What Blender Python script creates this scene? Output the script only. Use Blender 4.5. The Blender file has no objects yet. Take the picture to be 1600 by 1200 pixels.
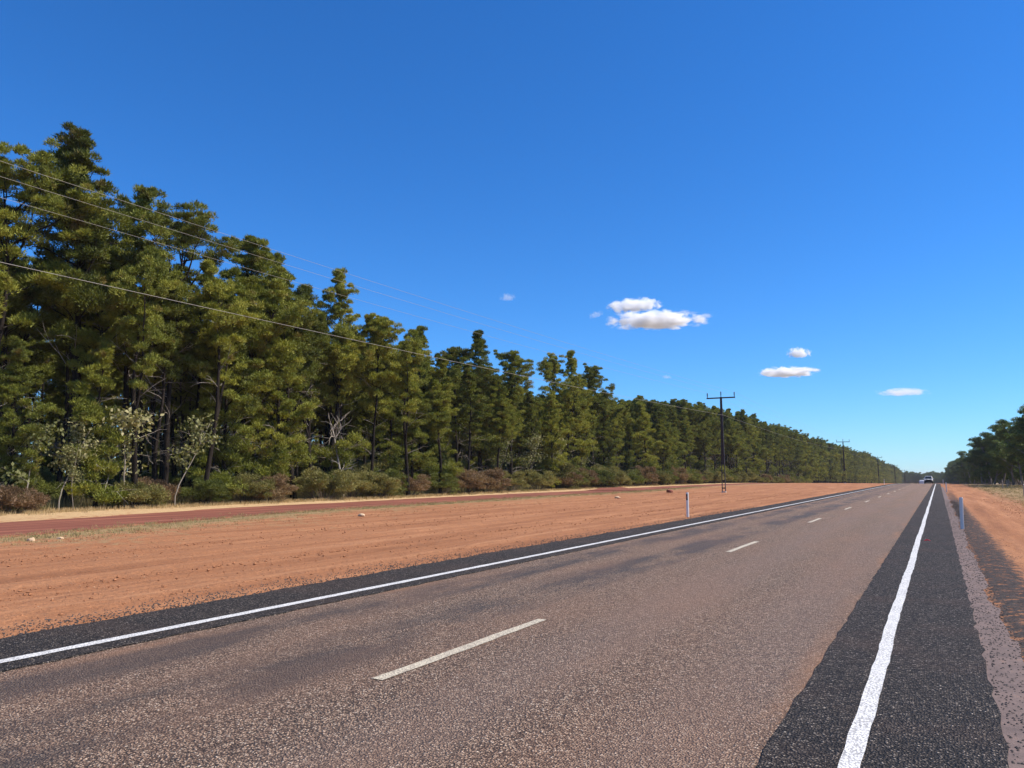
import bpy, math
import numpy as np
from mathutils import Matrix, Vector

RAD = math.radians
scene = bpy.context.scene
col = scene.collection
EYE = 1.65

# ------------------------------------------------------------------ camera
cam_d = bpy.data.cameras.new('camera')
cam = bpy.data.objects.new('camera', cam_d)
col.objects.link(cam)
cam_d.sensor_width = 36.0
cam_d.lens = 36.0 * 1200.0 / 1600.0
cam_d.clip_start = 0.1
cam_d.clip_end = 40000
cam.location = (0, 0, EYE)
cam.rotation_euler = (RAD(90 + 6.7957), 0, RAD(28.8592))
scene.camera = cam

# ------------------------------------------------------------------ sky, sun, exposure
SUN_AZ = RAD(66)      # measured from the road direction (+Y) towards +X
SUN_EL = RAD(47)
world = bpy.data.worlds.new('World')
scene.world = world
world.use_nodes = True
wn = world.node_tree
for n in list(wn.nodes):
    wn.nodes.remove(n)
sky = wn.nodes.new('ShaderNodeTexSky')
sky.sky_type = 'NISHITA'
sky.sun_disc = False
sky.sun_elevation = SUN_EL
sky.sun_rotation = SUN_AZ
sky.altitude = 0
sky.air_density = 1.0
sky.dust_density = 0.0
sky.ozone_density = 3.0
hs = wn.nodes.new('ShaderNodeHueSaturation')
hs.inputs['Saturation'].default_value = 1.08
tint = wn.nodes.new('ShaderNodeMix')
tint.data_type = 'RGBA'
tint.blend_type = 'MULTIPLY'
tint.inputs[0].default_value = 1.0
tint.inputs[7].default_value = (0.345, 0.56, 0.855, 1)   # camera white balance of the clear sky
bg = wn.nodes.new('ShaderNodeBackground')
bg.inputs['Strength'].default_value = 0.15
wo = wn.nodes.new('ShaderNodeOutputWorld')
wn.links.new(sky.outputs[0], tint.inputs[6])
wn.links.new(tint.outputs[2], hs.inputs['Color'])
wn.links.new(hs.outputs[0], bg.inputs['Color'])
wn.links.new(bg.outputs[0], wo.inputs['Surface'])

sun_d = bpy.data.lights.new('sun', 'SUN')
sun_d.energy = 5.0
sun_d.angle = RAD(0.53)
sun_d.color = (1.0, 0.92, 0.80)
sun = bpy.data.objects.new('sun', sun_d)
col.objects.link(sun)
sdir = Vector((math.sin(SUN_AZ) * math.cos(SUN_EL), math.cos(SUN_AZ) * math.cos(SUN_EL), math.sin(SUN_EL)))
sun.rotation_euler = (-sdir).to_track_quat('-Z', 'Y').to_euler()
sun.location = (60, 30, 80)

vs = scene.view_settings
vs.view_transform = 'Standard'
vs.look = 'None'
vs.gamma = 1.0
vs.exposure = 0.45
vs.use_curve_mapping = False
scene.cycles.max_bounces = 10
scene.cycles.diffuse_bounces = 3
scene.cycles.transparent_max_bounces = 8
scene.cycles.volume_bounces = 8

# ------------------------------------------------------------------ helpers
def tag(o, label=None, cat=None, group=None, kind=None):
    if label: o['label'] = label
    if cat: o['category'] = cat
    if group: o['group'] = group
    if kind: o['kind'] = kind
    return o

def empty(name, loc=(0, 0, 0), rz=0.0, scale=None):
    o = bpy.data.objects.new(name, None)
    o.empty_display_size = 0.3
    o.location = loc
    o.rotation_euler = (0, 0, rz)
    if scale: o.scale = scale
    col.objects.link(o)
    return o

class MB:
    """collects triangles and quads, builds one mesh"""
    def __init__(self):
        self.v = []; self.f3 = []; self.f4 = []; self.n = 0; self.m3 = []; self.m4 = []
    def add(self, v, f3=None, f4=None, mi=0):
        v = np.asarray(v, float).reshape(-1, 3)
        self.v.append(v)
        if f3 is not None and len(f3):
            a = np.asarray(f3, np.int64).reshape(-1, 3) + self.n
            self.f3.append(a); self.m3.append(np.full(len(a), mi))
        if f4 is not None and len(f4):
            a = np.asarray(f4, np.int64).reshape(-1, 4) + self.n
            self.f4.append(a); self.m4.append(np.full(len(a), mi))
        self.n += len(v)
    def box(self, c, s, rot=None, taper=None, mi=0):
        x, y, z = np.array(s) / 2.0
        v = np.array([[-x, -y, -z], [x, -y, -z], [x, y, -z], [-x, y, -z], [-x, -y, z], [x, -y, z], [x, y, z], [-x, y, z]])
        if taper is not None:
            v[4:, 0] *= taper[0]; v[4:, 1] *= taper[1]
        if rot is not None:
            v = v @ np.array(rot.to_3x3() if hasattr(rot, 'to_3x3') else rot).T
        v = v + np.array(c)
        self.add(v, f4=[[0, 3, 2, 1], [4, 5, 6, 7], [0, 1, 5, 4], [1, 2, 6, 5], [2, 3, 7, 6], [3, 0, 4, 7]], mi=mi)
    def hexa(self, v8, mi=0):
        self.add(v8, f4=[[0, 3, 2, 1], [4, 5, 6, 7], [0, 1, 5, 4], [1, 2, 6, 5], [2, 3, 7, 6], [3, 0, 4, 7]], mi=mi)
    def tube(self, pts, radii, n=6, mi=0, cap=True):
        pts = np.asarray(pts, float); k = len(pts)
        radii = np.broadcast_to(np.asarray(radii, float), (k,))
        t = np.gradient(pts, axis=0)
        t /= np.linalg.norm(t, axis=1)[:, None] + 1e-9
        ref = np.array([0.0, 0.0, 1.0]) if abs(t[0, 2]) < 0.9 else np.array([1.0, 0, 0])
        a = np.cross(t, ref); a /= np.linalg.norm(a, axis=1)[:, None] + 1e-9
        b = np.cross(t, a)
        ang = np.arange(n) * 2 * math.pi / n
        ring = (a[:, None, :] * np.cos(ang)[None, :, None] + b[:, None, :] * np.sin(ang)[None, :, None]) * radii[:, None, None] + pts[:, None, :]
        v = ring.reshape(-1, 3)
        i = np.arange(k - 1)[:, None] * n; j = np.arange(n)[None, :]; j2 = (j + 1) % n
        f = np.stack([i + j, i + j2, i + n + j2, i + n + j], -1).reshape(-1, 4)
        f3 = []
        if cap:
            v = np.vstack([v, pts[-1:]]); last = (k - 1) * n
            f3 = [[last + q, last + (q + 1) % n, len(v) - 1] for q in range(n)]
        self.add(v, f3=f3, f4=f, mi=mi)
    def build(self, name, mats, parent=None, smooth=False):
        me = self.mesh(name, mats, smooth)
        o = bpy.data.objects.new(name, me)
        col.objects.link(o)
        if parent: o.parent = parent
        return o
    def mesh(self, name, mats, smooth=False):
        me = bpy.data.meshes.new(name)
        v = np.vstack(self.v) if self.v else np.zeros((0, 3))
        f3 = np.vstack(self.f3) if self.f3 else np.zeros((0, 3), np.int64)
        f4 = np.vstack(self.f4) if self.f4 else np.zeros((0, 4), np.int64)
        m = np.concatenate(self.m3 + self.m4) if (self.m3 or self.m4) else np.zeros(0)
        me.vertices.add(len(v)); me.vertices.foreach_set('co', v.astype(np.float32).ravel())
        nl = f3.size + f4.size
        me.loops.add(nl)
        me.loops.foreach_set('vertex_index', np.concatenate([f3.ravel(), f4.ravel()]).astype(np.int32))
        me.polygons.add(len(f3) + len(f4))
        st = np.concatenate([np.arange(len(f3)) * 3, f3.size + np.arange(len(f4)) * 4]).astype(np.int32)
        me.polygons.foreach_set('loop_start', st)
        me.polygons.foreach_set('material_index', m.astype(np.int32))
        me.polygons.foreach_set('use_smooth', np.full(len(f3) + len(f4), smooth, bool))
        me.update(calc_edges=True)
        me.validate()
        if not isinstance(mats, (list, tuple)): mats = [mats]
        for q in mats: me.materials.append(q)
        return me

def inst(name, me, parent=None, loc=None):
    o = bpy.data.objects.new(name, me)
    col.objects.link(o)
    if parent: o.parent = parent
    if loc is not None: o.location = loc
    return o

def unit(v):
    return v / (np.linalg.norm(v, axis=-1, keepdims=True) + 1e-9)

def wob(t, seed, scales=((0.13, 1.0), (0.31, 0.6), (0.83, 0.4), (2.1, 0.25), (5.3, 0.15))):
    """smooth 1-D noise from sines, about -1..1"""
    r = np.random.RandomState(seed); t = np.asarray(t, float); s = 0; w = 0
    for fq, a in scales:
        s = s + a * np.sin(t * fq * 2 * math.pi * (0.8 + 0.4 * r.rand()) + r.rand() * 6.28); w += a
    return s / w * 1.6

# ------------------------------------------------------------------ terrain profile along the road
def zp(y):
    y = np.asarray(y, float)
    y0, Rr, sl = 152.0, 5850.0, 0.0125
    yt = y0 + Rr * sl
    a = -np.clip(y - y0, 0, yt - y0) ** 2 / (2 * Rr)
    b = -np.clip(y - yt, 0, 950) * sl
    return a + b
def forest_x(y):
    return np.interp(y, [-60, 0, 18, 27, 46, 72, 110, 200, 900], [-35, -35, -35.6, -36.6, -36.8, -38.8, -42.5, -43.5, -44])
def track_x(y):
    return np.interp(y, [-60, -5, 12, 27, 56, 80, 110, 200, 900], [-25, -25, -25.4, -29.2, -31.2, -31.6, -34.2, -36, -37])

# ------------------------------------------------------------------ material helpers
def mat(name):
    m = bpy.data.materials.new(name); m.use_nodes = True
    nt = m.node_tree
    for n in list(nt.nodes): nt.nodes.remove(n)
    out = nt.nodes.new('ShaderNodeOutputMaterial')
    return m, nt, out
def N(nt, t, **kw):
    n = nt.nodes.new(t)
    for k, v in kw.items():
        if hasattr(n, k) and k not in n.inputs: setattr(n, k, v)
        else: n.inputs[k].default_value = v
    return n
def L(nt, a, b): nt.links.new(a, b)
def coords(nt, scale=(1, 1, 1)):
    tc = N(nt, 'ShaderNodeTexCoord'); mp = N(nt, 'ShaderNodeMapping'); mp.inputs['Scale'].default_value = scale
    L(nt, tc.outputs['Object'], mp.inputs['Vector']); return mp.outputs[0]
def noise(nt, vec, scale, detail=3, rough=0.55):
    n = N(nt, 'ShaderNodeTexNoise'); n.inputs['Scale'].default_value = scale; n.inputs['Detail'].default_value = detail
    n.inputs['Roughness'].default_value = rough
    if vec is not None: L(nt, vec, n.inputs['Vector'])
    return n.outputs['Fac']
def ramp(nt, fac, stops, interp='LINEAR'):
    r = N(nt, 'ShaderNodeValToRGB'); cr = r.color_ramp; cr.interpolation = interp
    while len(cr.elements) < len(stops): cr.elements.new(0.5)
    for e, (p, c) in zip(cr.elements, stops):
        e.position = p; e.color = (c[0], c[1], c[2], 1) if not np.isscalar(c) else (c, c, c, 1)
    L(nt, fac, r.inputs['Fac']); return r.outputs['Color']
def mix(nt, fac, a, b, mode='MIX'):
    m = N(nt, 'ShaderNodeMix', data_type='RGBA', blend_type=mode)
    for sock, val in ((m.inputs[0], fac), (m.inputs[6], a), (m.inputs[7], b)):
        if hasattr(val, 'is_linked') or hasattr(val, 'links'): L(nt, val, sock)
        elif np.isscalar(val): sock.default_value = val
        else: sock.default_value = (*val, 1)
    return m.outputs[2]
def mth(nt, op, a, b=None, clamp=False):
    m = N(nt, 'ShaderNodeMath', operation=op); m.use_clamp = clamp
    for i, v in enumerate((a, b)):
        if v is None: continue
        if hasattr(v, 'links'): L(nt, v, m.inputs[i])
        else: m.inputs[i].default_value = v
    return m.outputs[0]
def principled(nt, out, color, rough=0.9, bump=None, bstr=0.5, bdist=0.01, spec=0.3, metallic=0.0):
    p = N(nt, 'ShaderNodeBsdfPrincipled')
    if hasattr(color, 'links'): L(nt, color, p.inputs['Base Color'])
    else: p.inputs['Base Color'].default_value = (*color, 1)
    if hasattr(rough, 'links'): L(nt, rough, p.inputs['Roughness'])
    else: p.inputs['Roughness'].default_value = rough
    p.inputs['Specular IOR Level'].default_value = spec
    p.inputs['Metallic'].default_value = metallic
    if bump is not None:
        b = N(nt, 'ShaderNodeBump'); b.inputs['Strength'].default_value = bstr; b.inputs['Distance'].default_value = bdist
        L(nt, bump, b.inputs['Height']); L(nt, b.outputs[0], p.inputs['Normal'])
    L(nt, p.outputs[0], out.inputs['Surface'])
    return p
def attr(nt, name):
    a = N(nt, 'ShaderNodeAttribute'); a.attribute_name = name; return a.outputs['Fac']
def simple(name, color, rough=0.6, var=0.12, scale=8.0, spec=0.3, metallic=0.0, bump=0.0):
    m, nt, out = mat(name); v = coords(nt); n = noise(nt, v, scale, 4)
    c = ramp(nt, n, [(0.25, tuple(np.array(color) * (1 - var))), (0.75, tuple(np.clip(np.array(color) * (1 + var), 0, 1)))])
    principled(nt, out, c, rough, n if bump else None, bump, 0.01, spec, metallic); return m

def leaf_material(name, dark, mid, light, nscale=0.6, transl=0.25, rust=None):
    m, nt, out = mat(name)
    v = coords(nt); n1 = noise(nt, v, nscale, 2); n2 = noise(nt, v, nscale * 9, 2)
    oi = N(nt, 'ShaderNodeObjectInfo')
    f = mth(nt, 'ADD', mth(nt, 'MULTIPLY', n1, 0.65), mth(nt, 'MULTIPLY', n2, 0.35))
    f = mth(nt, 'ADD', f, mth(nt, 'MULTIPLY', mth(nt, 'SUBTRACT', oi.outputs['Random'], 0.5), 0.22))
    c = ramp(nt, f, [(0.3, dark), (0.5, mid), (0.68, light)])
    if rust is not None:
        n3 = noise(nt, v, nscale * 2.3, 2)
        c = mix(nt, ramp(nt, n3, [(0.60, 0.0), (0.72, 0.75)]), c, rust)
    d = N(nt, 'ShaderNodeBsdfPrincipled'); L(nt, c, d.inputs['Base Color']); d.inputs['Roughness'].default_value = 0.6
    d.inputs['Specular IOR Level'].default_value = 0.25
    t = N(nt, 'ShaderNodeBsdfTranslucent')
    L(nt, mix(nt, 1.0, c, (1.0, 1.05, 0.55), 'MULTIPLY'), t.inputs['Color'])
    ms = N(nt, 'ShaderNodeMixShader'); ms.inputs[0].default_value = transl
    L(nt, d.outputs[0], ms.inputs[1]); L(nt, t.outputs[0], ms.inputs[2]); L(nt, ms.outputs[0], out.inputs['Surface'])
    return m

M = {}
M['cypress'] = leaf_material('cypress_foliage', (0.070, 0.084, 0.014), (0.185, 0.200, 0.028), (0.33, 0.315, 0.044), 0.45, 0.22, rust=(0.21, 0.14, 0.042))
M['cypress_far'] = M['cypress']
M['euc'] = leaf_material('eucalypt_foliage', (0.055, 0.085, 0.022), (0.11, 0.155, 0.036), (0.19, 0.235, 0.055), 0.4, 0.25)
M['shrub_olive'] = leaf_material('olive_shrub_foliage', (0.11, 0.108, 0.03), (0.20, 0.182, 0.055), (0.29, 0.25, 0.08), 1.1, 0.25, rust=(0.21, 0.12, 0.06))
M['shrub_brown'] = leaf_material('brown_shrub_foliage', (0.14, 0.085, 0.045), (0.22, 0.135, 0.075), (0.27, 0.19, 0.095), 1.1, 0.25)
M['shrub_green'] = leaf_material('green_shrub_foliage', (0.075, 0.092, 0.018), (0.13, 0.145, 0.03), (0.20, 0.205, 0.048), 1.1, 0.3)
M['broadleaf'] = leaf_material('sapling_leaves', (0.10, 0.115, 0.035), (0.23, 0.225, 0.085), (0.42, 0.37, 0.19), 3.0, 0.3)
M['straw'] = leaf_material('dry_grass_blades', (0.30, 0.20, 0.09), (0.46, 0.33, 0.16), (0.60, 0.46, 0.25), 2.0, 0.2)
M['dullgrass'] = leaf_material('dull_grass_blades', (0.17, 0.15, 0.06), (0.27, 0.22, 0.095), (0.38, 0.29, 0.13), 2.0, 0.2)

def bark(name, a, b, sc=6.0):
    m, nt, out = mat(name); v = coords(nt, (1, 1, 0.15)); n = noise(nt, v, sc, 5, 0.7); n2 = noise(nt, coords(nt), 1.2, 2)
    c = ramp(nt, n, [(0.35, a), (0.7, b)])
    c = mix(nt, ramp(nt, n2, [(0.55, 0.0), (0.75, 0.5)]), c, tuple(np.array(b) * 1.4))
    principled(nt, out, c, 0.95, n, 0.8, 0.03, 0.1); return m
M['bark'] = bark('cypress_bark', (0.009, 0.007, 0.006), (0.036, 0.028, 0.022))
M['deadwood'] = bark('dead_wood', (0.22, 0.18, 0.14), (0.48, 0.42, 0.35), 9)
M['greybark'] = bark('eucalypt_bark', (0.11, 0.095, 0.08), (0.30, 0.27, 0.235), 5)
M['shrubstem'] = bark('shrub_stem', (0.06, 0.045, 0.035), (0.15, 0.115, 0.085), 9)
M['palestem'] = bark('sapling_stem', (0.17, 0.145, 0.11), (0.36, 0.315, 0.25), 9)

# --- ground
def ground_material():
    m, nt, out = mat('red_dirt')
    v = coords(nt); vs_ = coords(nt, (1.0, 0.055, 1.0)); vs2 = coords(nt, (1, 0.16, 1))
    ns = noise(nt, vs_, 1.5, 5, 0.6); ns2 = noise(nt, vs2, 5.0, 4, 0.6); nb = noise(nt, v, 0.35, 4); nf = noise(nt, v, 22, 5, 0.7); nm = noise(nt, v, 2.4, 5, 0.65)
    dirt = ramp(nt, ns, [(0.28, (0.25, 0.105, 0.048)), (0.46, (0.37, 0.160, 0.072)), (0.62, (0.47, 0.220, 0.104)), (0.78, (0.55, 0.28, 0.14))])
    dirt = mix(nt, mth(nt, 'MULTIPLY', ramp(nt, ns2, [(0.5, 0.0), (0.68, 1.0)]), 0.55), dirt, (0.27, 0.115, 0.055))
    dirt = mix(nt, mth(nt, 'MULTIPLY', ramp(nt, nm, [(0.45, 0.0), (0.7, 1.0)]), 0.45), dirt, (0.34, 0.165, 0.085))
    nc_ = noise(nt, v, 7.5, 5, 0.7)
    dirt = mix(nt, 0.55, dirt, ramp(nt, nf, [(0.3, (0.45, 0.43, 0.42)), (0.7, (1.3, 1.27, 1.22))]), 'MULTIPLY')
    dirt = mix(nt, mth(nt, 'MULTIPLY', ramp(nt, nc_, [(0.50, 0.0), (0.66, 1.0)]), 0.5), dirt, (0.24, 0.125, 0.068))
    grassy = ramp(nt, nf, [(0.35, (0.23, 0.145, 0.07)), (0.65, (0.40, 0.28, 0.135))])
    straw = ramp(nt, nf, [(0.3, (0.42, 0.27, 0.12)), (0.7, (0.66, 0.47, 0.25))])
    straw = mix(nt, mth(nt, 'MULTIPLY', ramp(nt, nm, [(0.42, 0.0), (0.62, 1.0)]), 0.5), straw, (0.40, 0.22, 0.11))
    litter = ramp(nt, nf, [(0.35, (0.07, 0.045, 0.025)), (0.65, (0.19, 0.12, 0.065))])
    black = ramp(nt, nf, [(0.4, (0.035, 0.03, 0.028)), (0.7, (0.11, 0.085, 0.07))])
    edge = mth(nt, 'MULTIPLY', mth(nt, 'SUBTRACT', nm, 0.5), 1.6)
    edge2 = mth(nt, 'ADD', edge, mth(nt, 'MULTIPLY', mth(nt, 'SUBTRACT', nb, 0.5), 0.8))
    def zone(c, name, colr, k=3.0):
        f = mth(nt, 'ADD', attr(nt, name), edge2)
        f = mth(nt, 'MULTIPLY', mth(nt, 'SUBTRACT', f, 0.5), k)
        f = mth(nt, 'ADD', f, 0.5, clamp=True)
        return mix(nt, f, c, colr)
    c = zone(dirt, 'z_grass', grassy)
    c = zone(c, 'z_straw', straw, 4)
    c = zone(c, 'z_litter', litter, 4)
    fb = mth(nt, 'ADD', attr(nt, 'z_black'), mth(nt, 'ADD', mth(nt, 'MULTIPLY', mth(nt, 'SUBTRACT', nc_, 0.5), 2.2), mth(nt, 'MULTIPLY', mth(nt, 'SUBTRACT', nf, 0.5), 1.6)))
    c = mix(nt, mth(nt, 'MULTIPLY', mth(nt, 'SUBTRACT', fb, 0.42), 4.0, clamp=True), c, black)
    h = mth(nt, 'ADD', mth(nt, 'ADD', mth(nt, 'MULTIPLY', nf, 0.35), mth(nt, 'MULTIPLY', nc_, 0.5)), mth(nt, 'MULTIPLY', nm, 0.6))
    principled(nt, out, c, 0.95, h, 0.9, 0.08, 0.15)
    return m
M['ground'] = ground_material()

def track_material():
    m, nt, out = mat('red_track')
    v = coords(nt); vs_ = coords(nt, (1, 0.06, 1)); n = noise(nt, vs_, 2.2, 4); nf = noise(nt, v, 20, 4, 0.7)
    c = ramp(nt, n, [(0.32, (0.15, 0.050, 0.032)), (0.5, (0.215, 0.076, 0.048)), (0.66, (0.33, 0.13, 0.078))])
    c = mix(nt, 0.35, c, ramp(nt, nf, [(0.3, (0.6, 0.6, 0.6)), (0.7, (1.2, 1.2, 1.2))]), 'MULTIPLY')
    principled(nt, out, c, 0.95, nf, 0.5, 0.03, 0.15); return m
M['track'] = track_material()

def chips(nt, v, scale):
    vo = N(nt, 'ShaderNodeTexVoronoi'); vo.inputs['Scale'].default_value = scale; nz = N(nt, 'ShaderNodeTexNoise'); nz.inputs['Scale'].default_value = 45; nz.inputs['Detail'].default_value = 2; L(nt, v, nz.inputs['Vector'])
    sc_ = N(nt, 'ShaderNodeVectorMath', operation='SCALE'); L(nt, nz.outputs['Color'], sc_.inputs[0]); sc_.inputs['Scale'].default_value = 0.022
    ad = N(nt, 'ShaderNodeVectorMath', operation='ADD'); L(nt, v, ad.inputs[0]); L(nt, sc_.outputs[0], ad.inputs[1]); L(nt, ad.outputs[0], vo.inputs['Vector'])
    sep = N(nt, 'ShaderNodeSeparateColor'); L(nt, vo.outputs['Color'], sep.inputs[0])
    return vo.outputs['Distance'], sep.outputs[0], sep.outputs[1]

def road_material():
    m, nt, out = mat('worn_chip_seal')
    v = coords(nt)
    dist, r1, r2 = chips(nt, v, 62)
    stone = ramp(nt, r1, [(0.0, (0.075, 0.046, 0.031)), (0.3, (0.220, 0.136, 0.090)), (0.65, (0.39, 0.252, 0.168)), (0.9, (0.57, 0.40, 0.27)), (1.0, (0.72, 0.57, 0.43))])
    c = mix(nt, ramp(nt, dist, [(0.35, 0.0), (0.62, 0.85)]), stone, (0.022, 0.016, 0.013))
    # long wear bands: position across the road, broken up along it
    tc = N(nt, 'ShaderNodeTexCoord'); sx = N(nt, 'ShaderNodeSeparateXYZ'); L(nt, tc.outputs['Object'], sx.inputs[0])
    ns = noise(nt, coords(nt, (0.9, 0.09, 1)), 1.6, 4, 0.6); nbk = noise(nt, coords(nt, (1, 0.3, 1)), 1.1, 4, 0.6)
    X = mth(nt, 'ADD', sx.outputs[0], mth(nt, 'MULTIPLY', mth(nt, 'SUBTRACT', ns, 0.5), 0.7))
    def band(centre, half):
        d = mth(nt, 'ABSOLUTE', mth(nt, 'SUBTRACT', X, centre))
        return mth(nt, 'SUBTRACT', 1.0, mth(nt, 'DIVIDE', d, half), clamp=True)
    wl = mth(nt, 'MAXIMUM', band(-6.45, 0.6), band(-5.05, 0.7))
    dark = mth(nt, 'MULTIPLY', ramp(nt, wl, [(0.1, 0.0), (0.6, 1.0)]), ramp(nt, nbk, [(0.40, 0.0), (0.54, 1.0)]))
    c = mix(nt, dark, c, mix(nt, 0.28, (0.040, 0.036, 0.033), c))
    wr = mth(nt, 'MAXIMUM', band(-3.1, 0.7), band(-1.5, 0.75))
    sm = mth(nt, 'MULTIPLY', ramp(nt, wr, [(0.1, 0.0), (0.7, 1.0)]), ramp(nt, nbk, [(0.25, 0.45), (0.6, 0.8)]))
    c = mix(nt, sm, c, mix(nt, 0.6, (0.225, 0.155, 0.120), c))
    # red dust
    nd = noise(nt, coords(nt, (1, 0.22, 1)), 0.75, 4, 0.6)
    c = mix(nt, mth(nt, 'MULTIPLY', ramp(nt, nd, [(0.42, 0.0), (0.68, 1.0)]), 0.30), c, (0.29, 0.155, 0.09))
    edge = mth(nt, 'MULTIPLY', mth(nt, 'MAXIMUM', band(-6.95, 0.3), band(-1.0, 0.22)), ramp(nt, nbk, [(0.45, 0.0), (0.6, 0.55)]))
    c = mix(nt, edge, c, (0.33, 0.17, 0.09))
    h = mth(nt, 'SUBTRACT', 1.0, dist)
    p = principled(nt, out, c, ramp(nt, dark, [(0.0, 0.85), (1.0, 0.72)]), h, 1.0, 0.018, 0.3)
    return m
M['road'] = road_material()

def shoulder_material():
    m, nt, out = mat('black_chip_seal')
    v = coords(nt); dist, r1, r2 = chips(nt, v, 58)
    stone = ramp(nt, r1, [(0.0, (0.018, 0.014, 0.011)), (0.45, (0.068, 0.053, 0.042)), (0.8, (0.145, 0.115, 0.09)), (0.95, (0.26, 0.21, 0.165)), (1.0, (0.5, 0.42, 0.34))])
    c = mix(nt, ramp(nt, dist, [(0.35, 0.0), (0.6, 0.9)]), stone, (0.010, 0.009, 0.009))
    nb = noise(nt, v, 0.8, 3)
    c = mix(nt, mth(nt, 'MULTIPLY', ramp(nt, nb, [(0.5, 0.0), (0.75, 1.0)]), 0.12), c, (0.24, 0.13, 0.085))
    h = mth(nt, 'ADD', mth(nt, 'SUBTRACT', 1.0, dist), mth(nt, 'MULTIPLY', r2, 0.7))
    principled(nt, out, c, 0.85, h, 1.0, 0.026, 0.25); return m
M['shoulder'] = shoulder_material()

def fines_material():
    m, nt, out = mat('grey_stone_dust'); v = coords(nt); n = noise(nt, v, 4, 5, 0.7); nf = noise(nt, v, 60, 3, 0.7)
    c = ramp(nt, n, [(0.3, (0.13, 0.098, 0.088)), (0.6, (0.20, 0.145, 0.125)), (0.8, (0.34, 0.18, 0.10))])
    c = mix(nt, 0.4, c, ramp(nt, nf, [(0.3, (0.55, 0.55, 0.55)), (0.7, (1.25, 1.25, 1.25))]), 'MULTIPLY')
    principled(nt, out, c, 0.95, nf, 0.6, 0.01, 0.2); return m
M['fines'] = fines_material()

def paint_material(name, colr, wear, under):
    m, nt, out = mat(name); v = coords(nt); dist, r1, r2 = chips(nt, v, 58); n = noise(nt, v, 3.0, 4)
    gap = mth(nt, 'MULTIPLY', ramp(nt, dist, [(0.42, 0.0), (0.60, 1.0)]), ramp(nt, n, [(0.25, wear * 0.5), (0.7, wear)]))
    c = mix(nt, gap, ramp(nt, r1, [(0, tuple(np.array(colr) * 0.86)), (1, colr)]), under)
    principled(nt, out, c, 0.65, mth(nt, 'SUBTRACT', 1.0, dist), 0.6, 0.01, 0.4); return m
M['paint'] = paint_material('white_line_paint', (0.82, 0.80, 0.75), 0.8, (0.16, 0.15, 0.14))
M['paint_cream'] = paint_material('cream_line_paint', (0.66, 0.58, 0.42), 0.85, (0.22, 0.17, 0.13))

M['steel'] = simple('dark_pole_steel', (0.028, 0.022, 0.022), 0.6, 0.25, 3, 0.4)
M['insulator'] = simple('brown_insulator', (0.05, 0.035, 0.035), 0.3, 0.1, 5, 0.5)
M['concrete'] = simple('pole_footing_concrete', (0.42, 0.38, 0.34), 0.9, 0.15, 6)
M['wire'] = simple('aluminium_wire', (0.30, 0.27, 0.22), 0.5, 0.05, 1, 0.5)
M['post'] = simple('white_post_plastic', (0.72, 0.68, 0.62), 0.5, 0.06, 9, 0.4)
M['black'] = simple('black_plastic', (0.012, 0.012, 0.013), 0.5, 0.1, 9)
M['reflector'] = simple('red_reflector', (0.35, 0.02, 0.02), 0.2, 0.1, 9, 0.6)
M['carpaint'] = simple('white_car_paint', (0.78, 0.78, 0.78), 0.25, 0.02, 2, 0.5)
M['glass'] = simple('dark_car_glass', (0.02, 0.025, 0.03), 0.05, 0.05, 2, 0.6)
M['rubber'] = simple('tyre_rubber', (0.02, 0.02, 0.02), 0.85, 0.1, 5)
M['rim'] = simple('wheel_rim', (0.4, 0.4, 0.42), 0.3, 0.05, 5, 0.5, 0.8)
M['lamp'] = simple('headlamp_glass', (0.7, 0.72, 0.75), 0.1, 0.03, 5, 0.6)
M['litter'] = simple('red_litter', (0.55, 0.03, 0.04), 0.5, 0.1, 20)
M['wood'] = simple('weathered_post_wood', (0.32, 0.27, 0.22), 0.9, 0.2, 6)
def rock_material(name, a, b):
    m, nt, out = mat(name); n = noise(nt, coords(nt), 9, 5, 0.65)
    principled(nt, out, ramp(nt, n, [(0.3, a), (0.7, b)]), 0.9, n, 0.6, 0.03, 0.2); return m
M['rock_pale'] = rock_material('pale_rock', (0.48, 0.30, 0.16), (0.70, 0.52, 0.34))
M['rock_red'] = rock_material('red_rock', (0.20, 0.07, 0.045), (0.34, 0.13, 0.08))
M['rock_tan'] = rock_material('tan_pebble', (0.36, 0.20, 0.11), (0.52, 0.33, 0.20))
M['clod'] = rock_material('dirt_clod', (0.22, 0.095, 0.045), (0.42, 0.19, 0.09))
M['chipstone'] = rock_material('dark_chip_stone', (0.03, 0.026, 0.024), (0.12, 0.10, 0.09))

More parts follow.
